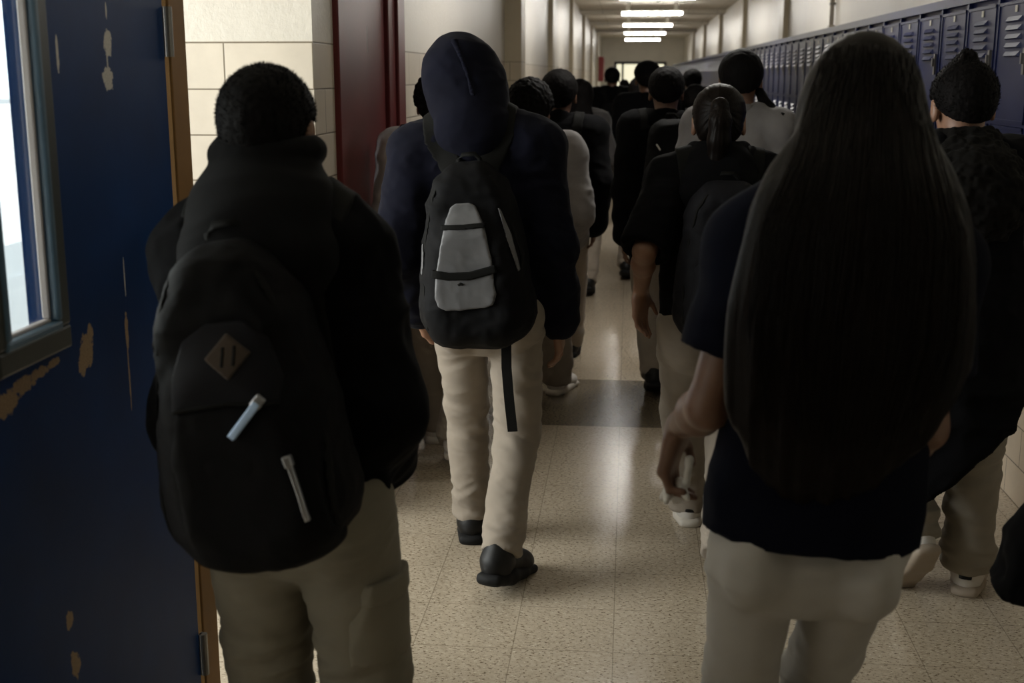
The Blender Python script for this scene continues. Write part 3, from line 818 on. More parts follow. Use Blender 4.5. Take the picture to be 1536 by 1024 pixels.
# end doors: dark frame with lit glazing
M_lit = mat_emit('lit_glazing', (.80, .76, .56), 1.1)
ed = MB().box((DX0, YE - .05, 0), (DX0 + .09, YE + .1, DZ)).box((DX1 - .09, YE - .05, 0), (DX1, YE + .1, DZ)).box((DX0, YE - .05, DZ - .09), (DX1, YE + .1, DZ)).box((-.32, YE - .05, 0), (-.24, YE + .1, DZ)).box((.6, YE - .03, 0), (.68, YE + .1, DZ)).build('door_3', M_dark, bevel=.005, **ST)
MB().box((DX0 + .05, YE + .02, .05), (DX1 - .05, YE + .04, DZ - .05)).build('pane', M_lit, ed)

# red box on the far left wall
fx = thing('wall_mounted_cabinet', 'small red cabinet on the left wall near the corridor end', 'cabinet', (XL + .006, 41.6, 1.45))
MB().box((0, -.3, -.05), (.2, .5, .75)).build('cabinet_box', mat_plain('red_paint', (.30, .02, .02), .4), fx, bevel=.02)
MB().box((.2, -.25, 0), (.212, .45, .7)).build('cabinet_door', mat_plain('red_paint_dull', (.24, .03, .03), .4), fx, bevel=.004)

# conduits on the right wall above the lockers
M_pipe = mat_plain('painted_pipe', (.45, .41, .35), .5)
for q, (yy, z0, lab) in enumerate(((13.4, 2.42, 'thin conduit pipe ending in a box high above the blue lockers'), (12.75, 1.99, 'thin conduit pipe running down to the blue locker tops'))):
    t = thing('conduit', lab, 'pipe', (XR, yy, z0))
    MB().tube([(-.03, 0, 0), (-.03, 0, ZC - z0)], .022, 10).build('pipe', M_pipe, t, smooth=True)
    MB().box((-.06, -.06, -.02), (0, .06, .11)).build('junction_box', M_pipe, t, bevel=.005)
    for z in (.3, .75): MB().box((-.055, -.035, z), (0, .035, z + .025)).build('strap_clip', M_steel, t, bevel=.003)

# ceiling lights: two wrap-around lenses end to end on a white body
M_lens = mat_emit('lamp_lens', (1.0, .965, .90), LAMP); M_body = mat_plain('white_enamel', (.7, .68, .62), .4)
LY = (7.05, 13.2, 19.6, 24.6, 30.4, 36.3, 42.8)
ordn = ('nearest', 'second', 'third', 'fourth', 'fifth', 'sixth', 'furthest')
def lens_mb(x0, x1):
    prof = [(-.125, .036), (-.13, .014), (-.11, .002), (-.06, -.007), (0, -.009), (.06, -.007), (.11, .002), (.13, .014), (.125, .036)]
    return MB().prism(prof, 0, x0, x1)
LM = [lens_mb(-.575, -.012).mesh('lens', False), lens_mb(.012, .575).mesh('lens', False)]
BM = MB().box((-.59, -.11, .036), (.59, .11, .062)).box((-.012, -.128, .0), (.012, .128, .05)).box((-.5, -.05, .06), (-.42, .05, ZC - 2.755)).box((.42, -.05, .06), (.5, .05, ZC - 2.755)).mesh('fixture_body')
for q, yy in enumerate(LY):
    t = thing('ceiling_light', f'white fluorescent ceiling light across the corridor, {ordn[q]} along the ceiling', 'light', (.40, yy, 2.755), 'corridor ceiling lights')
    link('fixture_body', BM, M_body, t)
    for me in LM: link('lens', me, M_lens, t)
sd = thing('smoke_detector', 'small round smoke detector on the ceiling among the lights', 'smoke detector', (.45, 21.7, ZC - .09))
MB().tube([(0, 0, 0), (0, 0, -.03), (0, 0, -.055)], [.075, .07, .04], 16).build('housing', M_body, sd, smooth=False)
MB().tube([(0, 0, -.055), (0, 0, -.066)], [.03, .025], 12).build('sensor_cap', M_steel, sd)

# daylight through the vestibule window
al = bpy.data.lights.new('daylight_window', 'AREA'); al.shape = 'RECTANGLE'; al.size = 2.1; al.size_y = 2.2; al.energy = SKYW; al.color = (1.0, .97, .92)
ao = bpy.data.objects.new('daylight_window', al); COL.objects.link(ao); ao.location = (-3.6, 2.7, 1.7); ao.rotation_euler = (0, -math.pi / 2, 0)

# ------------------------------------------------------------------ lockers
M_lock = mat_paint('locker_enamel', (.006, .0105, .048), rough=.36, bumpy=.06, spec=.22)
M_plate = mat_plain('number_plate', (.42, .40, .33), .35, .6)
LW = .47
def door_mesh(first):
    m = MB(); y0, y1, z0, z1 = .018, LW - .018, .012, .483
    m.box((0, y0, z0), (.018, y1, z1))
    # rolled edges
    m.box((-.004, y0, z0), (.004, y0 + .012, z1)); m.box((-.004, y1 - .012, z0), (.004, y1, z1)); m.box((-.004, y0, z1 - .012), (.004, y1, z1)); m.box((-.004, y0, z0), (.004, y1, z0 + .012))
    for q in range(5):
        zt = z1 - .058 - q * .0335; c0, c1 = .14, .33
        b = len(m.v)
        # pressed louvre: closed at the top, open lip at the bottom, ends slanted
        m.v += [(0, c0, zt), (0, c1, zt), (-.013, c0 + .012, zt - .018), (-.013, c1 - .012, zt - .018), (0, c0 - .004, zt - .022), (0, c1 + .004, zt - .022)]
        m.f += [[b, b + 1, b + 3, b + 2], [b, b + 2, b + 4], [b + 1, b + 5, b + 3], [b + 2, b + 3, b + 5, b + 4]]
    return m.mesh('locker_door')
DMESH = door_mesh(True)
FR = MB(); FR.box((.02, .003, 0), (.47, LW - .003, 1.52))
FR.box((.0, 0, 0), (.02, .014, 1.52)).box((.0, LW - .014, 0), (.02, LW, 1.52)).box((-.004, 0, 1.478), (.02, LW, 1.52))
for z in (0, .485, .97): FR.box((.0, .014, z - .0), (.02, LW - .014, z + .012))
FMESH = FR.mesh('locker_carcass')
PMESH = MB().box((-.003, .205, .440), (0, .235, .466)).mesh('number_plate')
LATCH = MB().box((-.012, .04, .20), (0, .065, .30)).box((-.022, .045, .24), (-.012, .06, .28)).mesh('latch')
wordn = ['first', 'second', 'third', 'fourth', 'fifth', 'sixth', 'seventh', 'eighth', 'ninth', 'tenth', 'eleventh', 'twelfth']
for i in range(88):
    y = 4.43 + LW * i
    if i < 2: lab = ('dark blue locker at the near end of the row, at the picture edge', 'dark blue locker just right of the spiky-haired student, second in the row')[i]
    elif i < 12: lab = f'dark blue louvred locker, {wordn[i]} from the near end of the row'
    elif i < 40: lab = 'dark blue locker in the middle stretch of the row, not yet blurred'
    else: lab = 'dark blue locker in the far blurred stretch of the row'
    t = link('locker', FMESH, M_lock, None, label=lab, category='locker', group='blue lockers along the right wall'); t.location = (XF, y, .45)
    for q, z in enumerate((.97, .485, 0)):
        d = link('locker_door', DMESH, M_lock, t); d.location = (0, 0, z)
        if q == 0 and i < 14: link('number_plate', PMESH, M_plate, d)
        if i < 30: link('latch', LATCH, M_steel, d)
# ------------------------------------------------------------------ wardrobe
SK = mat_skin('skin_tan', (.24, .13, .08)); SK2 = mat_skin('skin_brown', (.15, .078, .047))
HB = mat_hair('black_hair', (.0036, .003, .003), rough=.7, spec=.06, bump=.25); HBT = mat_hair('black_hair_tips', (.002, .0018, .0017), rough=.8, spec=.05); HBL = mat_hair('dark_brown_hair', (.0085, .0057, .0044), rough=.38, spec=.2, sx=220, sz=3, bump=.35)
HBD = mat_hair('dark_brown_hair_mass', (.0045, .003, .0024), rough=.42, sx=220, sz=3, bump=.35, spec=.07)
C_black = mat_cloth('black_cotton', (.0028, .0028, .0034), sheen=.01, spec=.06); C_jacket = mat_cloth('black_twill', (.0024, .0024, .003), sheen=.008, spec=.06)
C_navy = mat_cloth('navy_fleece', (.0034, .0037, .0085), sheen=.02, spec=.07); C_tee = mat_cloth('navy_jersey', (.0026, .0032, .008), sheen=.01, spec=.06)
C_grey = mat_cloth('heather_fleece', (.19, .178, .174), heather=.35); C_light = mat_cloth('pale_grey_cotton', (.16, .152, .152)); C_hood = mat_cloth('black_fleece', (.0046, .0046, .005), sheen=.03, spec=.06); C_pale = mat_cloth('pale_melange_cotton', (.34, .32, .315)); C_char = mat_cloth('charcoal_cotton', (.010, .010, .011), sheen=.03, spec=.1)
C_fur = mat_cloth('black_fur', (.006, .0055, .005), bump=.8, weave=400, sheen=.015, spec=.06)
K_tan = mat_cloth('khaki_twill', (.225, .192, .155), var=.12, weave=1400, sheen=.05); K_olive = mat_cloth('olive_khaki_twill', (.172, .156, .118), var=.12, weave=1400, sheen=.05)
K_pale = mat_cloth('pale_stretch_twill', (.365, .348, .318), var=.08, weave=1400, sheen=.05); K_grey = mat_cloth('greyish_khaki', (.225, .20, .162), var=.12, weave=1400, sheen=.05)
B_black = mat_cloth('black_nylon', (.0028, .0028, .0032), rough=.75, weave=1500, sheen=0, bump=.35, spec=.09); B_strap = mat_cloth('black_webbing', (.0055, .0055, .005), rough=.8, weave=1800, sheen=0, spec=.09)
B_pocket = mat_cloth('dark_nylon', (.0058, .0058, .0075), rough=.7, weave=1500, sheen=0, spec=.10); B_gloss = mat_plain('black_vinyl', (.01, .01, .01), .22)
B_silver = mat_cloth('silver_grey_nylon', (.105, .105, .108), rough=.38, weave=1100, sheen=0, bump=.2); B_refl = mat_plain('reflective_tape', (.38, .53, .76), .4)
B_suede = mat_cloth('brown_suede', (.035, .024, .016), rough=.9); B_metal = mat_plain('zip_metal', (.35, .36, .38), .3, .8); B_glint = mat_plain('painted_glint', (.45, .44, .42), .5)
S_black = mat_plain('black_leather', (.005, .005, .005), .5, spec=.25); S_blacksole = mat_plain('black_rubber', (.006, .006, .006), .7, spec=.2)
S_white = mat_plain('white_leather', (.52, .49, .45), .5); S_whitesole = mat_plain('white_rubber', (.50, .46, .40), .55); S_tansole = mat_plain('worn_tan_rubber', (.30, .245, .19), .6); S_grey = mat_plain('grey_mesh', (.20, .19, .18), .6)
M_tissue = mat_plain('white_tissue', (.70, .68, .64), .8)

def fit(top, **kw):
    Ht = kw.pop('Ht', top / .98)
    for _ in range(6):
        drop = 0.0
        for f in kw['feet']:
            S = skel(Ht=Ht, drop=0, **kw)
        for i in (0, 1):
            O, R = S.ff[i]; dx, dy, lift, pit, yaw = kw['feet'][i]
            Rz = rot('z', yaw); Rr = Rz @ rot('x', -pit); piv = A3(0, (.18 if pit >= 0 else -.06) * S.k, 0)
            an = A3(dx, dy, lift) + Rz @ piv - Rr @ piv + Rr @ A3(0, 0, .078) * S.k
            hip = S.hip[i]; L = .472 * Ht * .985; hor = math.hypot(hip[0] - an[0], hip[1] - an[1])
            drop = max(drop, hip[2] - (an[2] + math.sqrt(max(L * L - hor * hor, .01))))
        S = skel(Ht=Ht, drop=drop, **kw)
        Ht += top - S.H(0, -.01, .113)[2]
    return S

def shoes(S, up=None, so=None, h=None, tab=None):
    for i in (0, 1): shoe(S, i, up or S_black, so or S_blacksole, S.obj, h or max(S.h * .85, .004), heelmat=tab)

def hood_down(S, rim=(.092, -.04), base=(.135, .268, -.055), roll=.017, sy=.8, dz=0, lobe=.075):
    sh = Shape(); R = S.Rt; a = S.H(0, -.018, rim[1] + dz); b = S.T(0, base[2], base[1])
    sh.u(cone(a, b, rim[0] * S.k, base[0] * S.k, R, (1, sy, 1)), .03)
    sh.u(ell(S.T(0, base[2] * .7, base[1] + .042), A3(base[0] * .86, .085, .05) * S.k, R), .05)
    sh.u(ell(S.T(0, base[2] - .028, base[1] - .01), A3(base[0] * .95, .065, lobe) * S.k, R), .04)
    sh.s(ell(S.H(0, .02, rim[1] + dz + .05), A3(.09, .11, .075) * S.hs, S.Rh), .01)
    n = 22; pts = [a + R @ A3(math.cos(t) * rim[0] * .93 * S.k, math.sin(t) * rim[0] * sy * S.k, .006 - .022 * (math.sin(t) > 0) * math.sin(t)) for t in np.linspace(0, 2 * math.pi, n)]
    for p, q in zip(pts, pts[1:]): sh.u(cone(p, q, roll * S.k, roll * S.k), .012)
    return sh

def collar(S, r=.07, h=.05):
    sh = Shape(); a = S.neck - S.Rt @ A3(0, .004, .012); sh.u(cone(a, a + S.Rt @ A3(0, .0, h), r * S.k * 1.1, r * S.k, S.Rt, (1, .95, 1)), .01); sh.plane(a + S.Rt @ A3(0, 0, h * .9), S.Rt @ A3(0, .35, 1))
    return sh

def strands(S, shape, name, mat, parent, xs, ztop, zend, n, rad=.0011, seed=1, spread=.006, y0=-.5, y1=.05, segs=16):
    """locks combed down over the back surface of a hair volume (torso frame, metres)"""
    r = np.random.default_rng(seed); mb_v = []; mb_f = []
    for q in range(n):
        u = r.uniform(-1, 1) if q % 3 else math.sin(r.uniform(-1.57, 1.57)); zt = ztop - r.uniform(0, .12); ze = zend + r.uniform(0, .14) + .08 * abs(u)
        zz = np.linspace(zt, ze, segs); t = (zt - zz) / max(zt - ze, 1e-6)
        xx = np.array([xs(z) for z in zz]) * u * .96 + r.uniform(-.006, .006) * t + .004 * np.sin(t * 5 + r.uniform(0, 6))
        ys = np.linspace(y0, y1, 120)
        P = np.stack(np.broadcast_arrays(xx[:, None], ys[None, :], zz[:, None]), -1).reshape(-1, 3)
        W = S.pel + P @ S.Rt.T
        d = shape.ev(W).reshape(segs, -1); hit = d < 0; idx = np.argmax(hit, 1); ok = hit.any(1)
        if not ok[0]: continue
        yy = ys[idx].copy(); last = yy[0]
        for i in range(segs):
            if not ok[i]: yy[i] = last
            last = yy[i]
        yy = np.convolve(np.pad(yy, 1, mode='edge'), [.25, .5, .25], 'valid') + r.uniform(-spread, .002)
        C = S.pel + np.stack([xx, yy, zz], 1) @ S.Rt.T
        b = len(mb_v); rr = rad * np.clip(1.15 - t, .15, 1)
        for i in range(segs):
            for k in range(3):
                w = 2.094 * k; mb_v.append(C[i] + S.Rt @ A3(rr[i] * math.cos(w), rr[i] * math.sin(w), 0))
        for i in range(segs - 1):
            for k in range(3): mb_f.append((b + i * 3 + k, b + i * 3 + (k + 1) % 3, b + (i + 1) * 3 + (k + 1) % 3, b + (i + 1) * 3 + k))
    me = bpy.data.meshes.new(name); me.from_pydata([tuple(v) for v in mb_v], [], mb_f); me.polygons.foreach_set('use_smooth', [True] * len(me.polygons))
    return link(name, me, mat, parent)

def short_tufts(S, shape, mat, parent, n, L=.02, seed=3, up=.4, rad=.0009, zmin=-.2):
    """short upright hairs over a cropped head"""
    r = np.random.default_rng(seed); v = []; f = []
    cnt = 0
    while cnt < n:
        d = r.normal(size=3); d /= np.linalg.norm(d)
        if d[1] > .75 or d[2] < -.45: continue
        ts = np.linspace(.05, .16, 40) * S.hs; P = S.H(0, -.014, .03) + (S.Rh @ d)[None, :] * ts[:, None]
        e = shape.ev(P); i = np.argmax(e > 0)
        if not (e > 0).any() or i == 0: cnt += 1; continue
        p = P[i - 1]
        g = S.Rh @ (d + A3(0, 0, up) + r.normal(size=3) * .25); g /= np.linalg.norm(g); l = L * r.uniform(.5, 1.1)
        a = np.cross(g, [0, 0, 1]) + 1e-6; a /= np.linalg.norm(a); c = np.cross(g, a); b = len(v)
        for s_, rr in ((0, rad), (.6, rad * .8), (1, rad * .15)):
            for k in range(3): v.append(p + g * l * s_ + rr * (math.cos(2.094 * k) * a + math.sin(2.094 * k) * c))
        for s_ in range(2):
            for k in range(3): f.append((b + s_ * 3 + k, b + s_ * 3 + (k + 1) % 3, b + s_ * 3 + 3 + (k + 1) % 3, b + s_ * 3 + 3 + k))
        cnt += 1
    me = bpy.data.meshes.new('hair_tips'); me.from_pydata([tuple(q) for q in v], [], f)
    return link('hair_tips', me, mat, parent)

# ------------------------------------------------------------------ A: boy in black hooded jacket beside the blue door
S = fit(1.625, feet=((-.105, .10, 0, 0, 5), (.105, -.08, 0, 8, -6)), lean=2, roll=-3.5, hr=2.5, hp=0, hy=-6, shw=.080, sho_dz=-.022, wrists=((-.10, .17, .88), (.115, .17, .88)), poles=((-.25, -1, 0), (.3, -1, 0)), hands=('fist', 'fist'))
A_ = S
person(S, -.600, 2.12, 'person in black hooded jacket and black backpack beside the open navy door', SK, .0045)
top = S.top = top_shape(S, hem=.0, bulk=.016, chest=(.086, .086), waist=.086, sr=(.040, .044, .032), sh_r=.040)
wear(S, 'jacket', top, C_jacket, cloth_disp(11, .011, (6, 6, 8)))
wear(S, 'hood', hood_down(S, rim=(.092, -.035), base=(.140, .288, -.04), lobe=.05), C_hood, lambda V: folds(V, 21, (3, 3, 14), 2) * .007)
hs_ = hair_short(S, .012, nape=-.060, slope=.66); hr_o = wear(S, 'hair', hs_, HB, hair_disp(31, .0016, 120), .004)
short_tufts(S, hs_, HBT, hr_o, 2600, .006, 5, rad=.0006)
pt = S.pants = pants_shape(S, (.053, .044, .040), seat=1.0, b=.009); po = wear(S, 'trousers', pt, K_olive, pants_disp(S, 41, .010))
Rf = rot('z', 90)
km = (S.hip[1] + S.kn[1]) / 2
applique('cargo_pocket', pt, [(-.06, -.09), (.07, -.09), (.07, .075), (-.06, .075)], .011, .005, K_olive, po, R=rot('z', 75), o=km + A3(.0, -.02, -.03), yside=(-.3, -.02), disp=lambda V: folds(V, 8, (9, 9, 18)) * .003)
applique('pocket_flap', pt, [(-.064, .04), (.074, .04), (.074, .085), (-.064, .085)], .017, .005, K_olive, po, R=rot('z', 75), o=km + A3(.0, -.02, -.03), yside=(-.3, -.02))
shoes(S)
bp = backpack(S, top, 'black backpack with brown diamond patch and reflective zipper pull on the hooded-jacket student', (B_black, B_strap, B_pocket), w=.345, hh=.54, dep=.20, zc=.23, xc=-.005, taper=.45, rx=.42, straps=((-.05, -.125), (.075, .145)), sw=.055, pocket=False, seed=7, tilt=-5)
pk, R_, c_ = S.pack, S.packR, S.packc
kw = dict(R=R_, o=c_ + R_ @ A3(.052, 0, -.036), yside=(-.5, -.02))
dome = [(-.128, .062), (-.124, .115), (-.104, .165), (-.06, .190), (0, .187), (.032, .155), (.048, .09), (.042, .056), (-.04, .064)]
fp = applique('front_pocket', pk, dome, .012, .004, B_pocket, bp, **kw)
applique('lower_pocket', pk, [(-.14, -.23), (-.145, -.02), (-.125, .058), (-.04, .060), (.042, .052), (.075, -.02), (.08, -.2), (.05, -.24), (-.1, -.25)], .007, .005, B_black, bp, disp=lambda V: folds(V, 77, (7, 7, 10)) * .005, **kw)
applique('flap_seam', pk, band([(-.128, .062), (-.04, .066), (.042, .056)], .006), .0155, .0025, B_strap, fp, **kw)
dm = applique('diamond_patch', pk, [(-.028 - .036, .1375), (-.028, .1375 + .034), (-.028 + .036, .1375), (-.028, .1375 - .036)], .0155, .0025, B_suede, fp, **kw)
for xx in (-.036, -.018): applique('patch_slot', pk, [(xx - .003, .122), (xx + .003, .122), (xx + .006, .152), (xx, .152)], .0165, .002, B_strap, dm, **kw)
applique('zipper_pull', pk, band([(-.040, .012), (.012, .062)], .0125), .020, .0022, B_refl, bp, label='pale reflective zipper pull', **kw)
applique('pull_ring', pk, band([(.004, .055), (.020, .070)], .017), .018, .0022, B_metal, bp, **kw)
applique('side_zipper', pk, band([(.040, -.030), (.049, -.09), (.054, -.138)], .0085), .0135, .0022, B_metal, bp, **kw)
applique('zipper_slider', pk, band([(.040, -.028), (.043, -.046)], .013), .0175, .0022, B_metal, bp, **kw)
# ------------------------------------------------------------------ B: girl with waist-length hair
S = fit(1.67, feet=((-.075, -.12, 0, 10, 3), (-.005, .26, 0, 0, -2)), lean=3, roll=4.0, hp=2, shw=.078, sho_dz=-.022, armlen=.9, armg=.86, palm=((1, -.35, 0), None), wrists=((-.215, .20, .985), (.16, .20, .93)), poles=((.05, -1, 0), (.1, -1, 0)), hands=('hold', 'relax'), hdir=((-.22, .1, -1), None), girth=1.0)
person(S, .318, 2.0, 'person with very long straight dark hair in navy t-shirt and pale tight trousers', SK2, .0042)
top = top_shape(S, hem=.004, bulk=.014, sleeve=.66, chest=(.094, .084), waist=.084, sr=(.038, .036, .03), flare=.016)
wear(S, 'tshirt', top, C_tee, cloth_disp(12, .005, (5, 5, 6)))
pt = pants_shape(S, (.042, .030, .028), seat=.86, b=.003, hipr=.74); po = wear(S, 'trousers', pt, K_pale, pants_disp(S, 43, .010, .008))
shoes(S, S_white, S_whitesole)
hl = Shape(); H_ = S.Ht
hl.u(ell(S.H(0, -.014, .034), A3(.083, .108, .096) * S.hs, S.Rh), .02)
hl.u(ell(S.H(0, -.03, -.03), A3(.084, .095, .12) * S.hs, S.Rh), .04)
hl.u(cone(S.H(0, -.045, -.03), S.T(0, -.052, .305), .082, .138, S.Rt, (1, .55, 1)), .05)
hl.u(cone(S.T(0, -.052, .305), S.T(0, -.080, .215), .142, .152, S.Rt, (1, .34, 1)), .05)
hl.u(cone(S.T(0, -.080, .215), S.T(-.012, -.072, .135), .152, .105, S.Rt, (1, .28, 1)), .05)
hl.u(cone(S.T(-.012, -.072, .135), S.T(-.015, -.070, .10), .105, .05, S.Rt, (1, .25, 1)), .04)
hl.s(ell(S.H(0, .115, -.02), A3(.062, .09, .13) * S.hs, S.Rh), .02)
def hd(V):
    L = (V - S.pel) @ S.Rt
    a = np.arctan2(L[:, 0], -(L[:, 1] - .12))
    low = np.clip((1.0 - L[:, 2] / (.45 * H_)), 0.12, 1)
    return (vnoise(np.stack([a * 26, L[:, 2] * 1.5, L[:, 0] * 6], 1), 5) * .006 + vnoise(np.stack([a * 70, L[:, 2] * 2.5, L[:, 0] * 20], 1), 6) * .0025) * low
ho = wear(S, 'hair', hl, HBD, hd, .005)
xs = lambda z: float(np.interp(z / H_, [.03, .075, .125, .215, .305, .36, .42, .47], [.05, .10, .125, .162, .155, .118, .09, .066]))
strands(S, hl, 'hair_strands', HBL, ho, xs, .465 * H_, .085 * H_, 1500, .0010, 9)
w_, d_, n_, l_ = S.palm[0]
ti = Shape(); ctr = w_ + d_ * .10 * S.k + n_ * .028
for q in range(7):
    o1 = rng.normal(size=3) * .011; o2 = rng.normal(size=3) * .016
    ti.u(cone(ctr + o1, ctr + o1 + o2 + A3(0, -.004, -.012), .008, .005), .006)
ti.u(cone(ctr + A3(.012, -.016, .0), ctr + A3(.016, -.022, .05), .006, .007), .004)
to = sdf_obj('tissue', ti, .003, M_tissue, None, lambda V: folds(V, 4, (40, 40, 40)) * .003, label='crumpled white tissue held in the long-haired student\'s hand', category='tissue'); place(to, S.X, S.Y)
# ------------------------------------------------------------------ C: boy with navy hood up
S = fit(1.715, feet=((-.09, .27, 0, 0, 4), (.05, -.21, 0, 12, -20)), lean=4, roll=-4.6, hp=6, hy=4, hr=-14, shw=.100, sho_dz=-.022, wrists=((-.235, .08, .86), (.222, .05, .835)), hands=('relax', 'relax'), poles=((-.3, -1, 0), (.3, -1, 0)))
person(S, -.440, 3.85, 'person with navy hood pulled up over the head in khaki trousers', SK, .0045)
top = top_shape(S, hem=-.055, bulk=.016, chest=(.082, .090), waist=.084, sr=(.043, .040, .028))
wear(S, 'hoodie', top, C_navy, cloth_disp(13, .010, (6, 6, 8)))
hu = Shape()
hu.u(ell(S.H(0, -.012, .022), A3(.110, .122, .113) * S.hs, S.Rh), .02); hu.u(ell(S.H(0, -.01, -.05), A3(.097, .105, .10) * S.hs, S.Rh), .05)
hu.u(cone(S.H(0, -.03, -.05), S.T(0, -.03, .316), .100, .120, S.Rt, (1, .8, 1)), .06)
seam_pts = [S.H(.006 + .012 * math.sin(t), -.012 - .122 * math.cos(t), .022 + .118 * math.sin(t)) for t in np.linspace(-.4, 1.9, 14)]
hu.s(ell(S.H(0, .12, -.01), A3(.072, .085, .105) * S.hs, S.Rh), .03)
ho = wear(S, 'raised_hood', hu, C_navy, lambda V: folds(V, 23, (5, 5, 8), 3) * .011 + folds(V, 83, (14, 14, 22), 2) * .004)
applique('hood_seam', hu, band([(.012, .105), (.018, .06), (.022, 0), (.018, -.07)], .005), .006, .0035, C_navy, ho, R=S.Rh, o=S.hc, yside=(-.3, -.02), disp=lambda V: folds(V, 23, (5, 5, 8), 3) * .011 + folds(V, 83, (14, 14, 22), 2) * .004)
pt = pants_shape(S, (.048, .034, .031), b=.007, cuff_h=.088, seat=.94); wear(S, 'trousers', pt, K_tan, pants_disp(S, 45, .009, .012))
shoes(S)
bp = backpack(S, top, 'black backpack with silver grey panel and dangling strap on the hooded student', (B_black, B_strap, B_black), w=.365, hh=.55, dep=.20, zc=.185, taper=.40, rx=.36, straps=((-.05, -.125), (.04, .115)), sw=.075, pocket=False, seed=17)
pk, R_, c_ = S.pack, S.packR, S.packc; kw = dict(R=R_, o=c_, yside=(-.5, -.02))
pan = [(-.045, .150), (-.03, .160), (.012, .160), (.028, .150), (.046, .10), (.066, 0), (.072, -.11), (.06, -.138), (.04, -.147), (-.078, -.147), (-.10, -.135), (-.107, -.11), (-.10, -.05), (-.08, .04), (-.06, .11)]
sp = applique('silver_panel', pk, pan, .012, .004, B_silver, bp, label='silver grey front panel', disp=lambda V: folds(V, 19, (9, 9, 12)) * .0035, **kw)
applique('panel_strap', pk, band([(-.075, .095), (-.01, .092), (.055, .094)], .015), .018, .003, B_strap, sp, **kw)
applique('panel_strap', pk, band([(-.112, -.037), (-.06, -.048), (0, -.050), (.078, -.034)], .024), .018, .003, B_strap, sp, **kw)
applique('emblem', pk, [(-.038, -.072), (-.028, -.066), (-.018, -.072), (-.022, -.078), (-.028, -.075), (-.034, -.078)], .0165, .0025, B_strap, sp, **kw)
applique('side_flash', pk, [(.092, .14), (.098, .14), (.125, .06), (.145, -.045), (.138, -.05), (.112, .05)], .010, .0035, B_silver, bp, label='silver grey side strip', **kw)
applique('side_flash', pk, [(-.150, .045), (-.143, .05), (-.140, .0), (-.150, -.045), (-.158, -.04), (-.152, .0)], .010, .0035, B_silver, bp, label='silver grey side strip', **kw)
ribn = [(0.078, -.19, .835), (.080, -.20, .74), (.088, -.20, .64), (.098, -.19, .535)]
m = MB()
for (x0, y0, z0), (x1, y1, z1) in zip(ribn, ribn[1:]):
    a, b = A3(x0, y0, z0), A3(x1, y1, z1); t = (b - a) / np.linalg.norm(b - a); n = A3(1, 0, 0) - t * t[0]; n /= np.linalg.norm(n)
    m.quadbox((a + b) / 2, (.0155, .0018, np.linalg.norm(b - a) / 2 + .001), np.stack([n, np.cross(t, n), t], 1))
m.build('dangling_strap', B_strap, bp)
# ------------------------------------------------------------------ D: student half hidden by the maroon door
S = fit(1.61, feet=((-.06, .24, 0, 0, 6), (.09, -.15, 0, 12, 0)), hs=1.04, shw=.095, wrists=((-.175, .0, .80), (.17, .05, .80)))
person(S, -.79, 5.06, 'person in pale grey top walking close to the maroon door, behind the hooded student', SK2, .009)
top = top_shape(S, hem=-.05, bulk=.014, chest=(.084, .092), sr=(.043, .038, .028)); wear(S, 'sweatshirt', top, C_pale, cloth_disp(14, .008)); wear(S, 'collar', collar(S), C_pale)
wear(S, 'hair', hair_short(S, .02, nape=-.085, slope=.5), HB, hair_disp(32, .007, 60), .006)
wear(S, 'trousers', pants_shape(S, (.058, .046, .042)), K_tan, pants_disp(S, 46, .008, .014)); shoes(S, S_white, S_whitesole, tab=S_black)
backpack(S, top, 'dark backpack of the pale grey top student, mostly hidden behind the hooded student', (B_black, B_strap, B_pocket), w=.28, hh=.40, dep=.13, zc=.20, seed=27)
# ------------------------------------------------------------------ E: grey hoodie
S = fit(1.575, feet=((-.06, -.30, 0, 20, 4), (.12, .27, 0, 0, -22)), hs=1.17, shw=.108, roll=-1, wrists=((-.22, .1, .80), (.20, .12, .82)), hy=-8)
person(S, -.465, 5.92, 'person with fluffy dark hair in heather grey hoodie and white sneaker', SK2, .009)
top = top_shape(S, hem=-.035, bulk=.018, chest=(.086, .096), sr=(.047, .042, .028)); wear(S, 'hoodie', top, C_grey, cloth_disp(15, .010))
wear(S, 'hood', hood_down(S, rim=(.088, -.085), base=(.12, .275, -.05)), C_grey, lambda V: folds(V, 24, (4, 4, 12), 2) * .006)
wear(S, 'hair', hair_short(S, .027, nape=-.06, slope=.5), HB, hair_disp(33, .005, 70), .006)
wear(S, 'trousers', pants_shape(S, (.058, .046, .04)), K_tan, pants_disp(S, 47, .008, .014)); shoes(S, S_white, S_whitesole)
# ------------------------------------------------------------------ F: black jacket with a shoulder strap
S = fit(1.63, feet=((-.09, -.12, 0, 10, 3), (.07, .27, 0, 0, -4)), hs=1.15, shw=.108, wrists=((-.22, .02, .80), (.205, .02, .80)))
person(S, -.385, 6.80, 'person in black jacket with strap, between the grey hoodie and the empty aisle', SK2, .010)
top = top_shape(S, hem=-.06, bulk=.016, chest=(.088, .098), sr=(.046, .042, .03)); wear(S, 'jacket', top, C_black, cloth_disp(16, .009)); wear(S, 'collar', collar(S, .075, .07), C_black)
wear(S, 'hair', hair_short(S, .017, nape=-.07), HB, hair_disp(34, .002, 90), .007)
wear(S, 'trousers', pants_shape(S), K_tan, pants_disp(S, 48)); shoes(S)
backpack(S, top, 'black backpack on the black jacket student, mostly hidden by the grey hoodie', (B_black, B_strap, B_pocket), w=.30, hh=.42, dep=.14, zc=.17, straps=((-.05, -.12), (.05, .12)), seed=28)
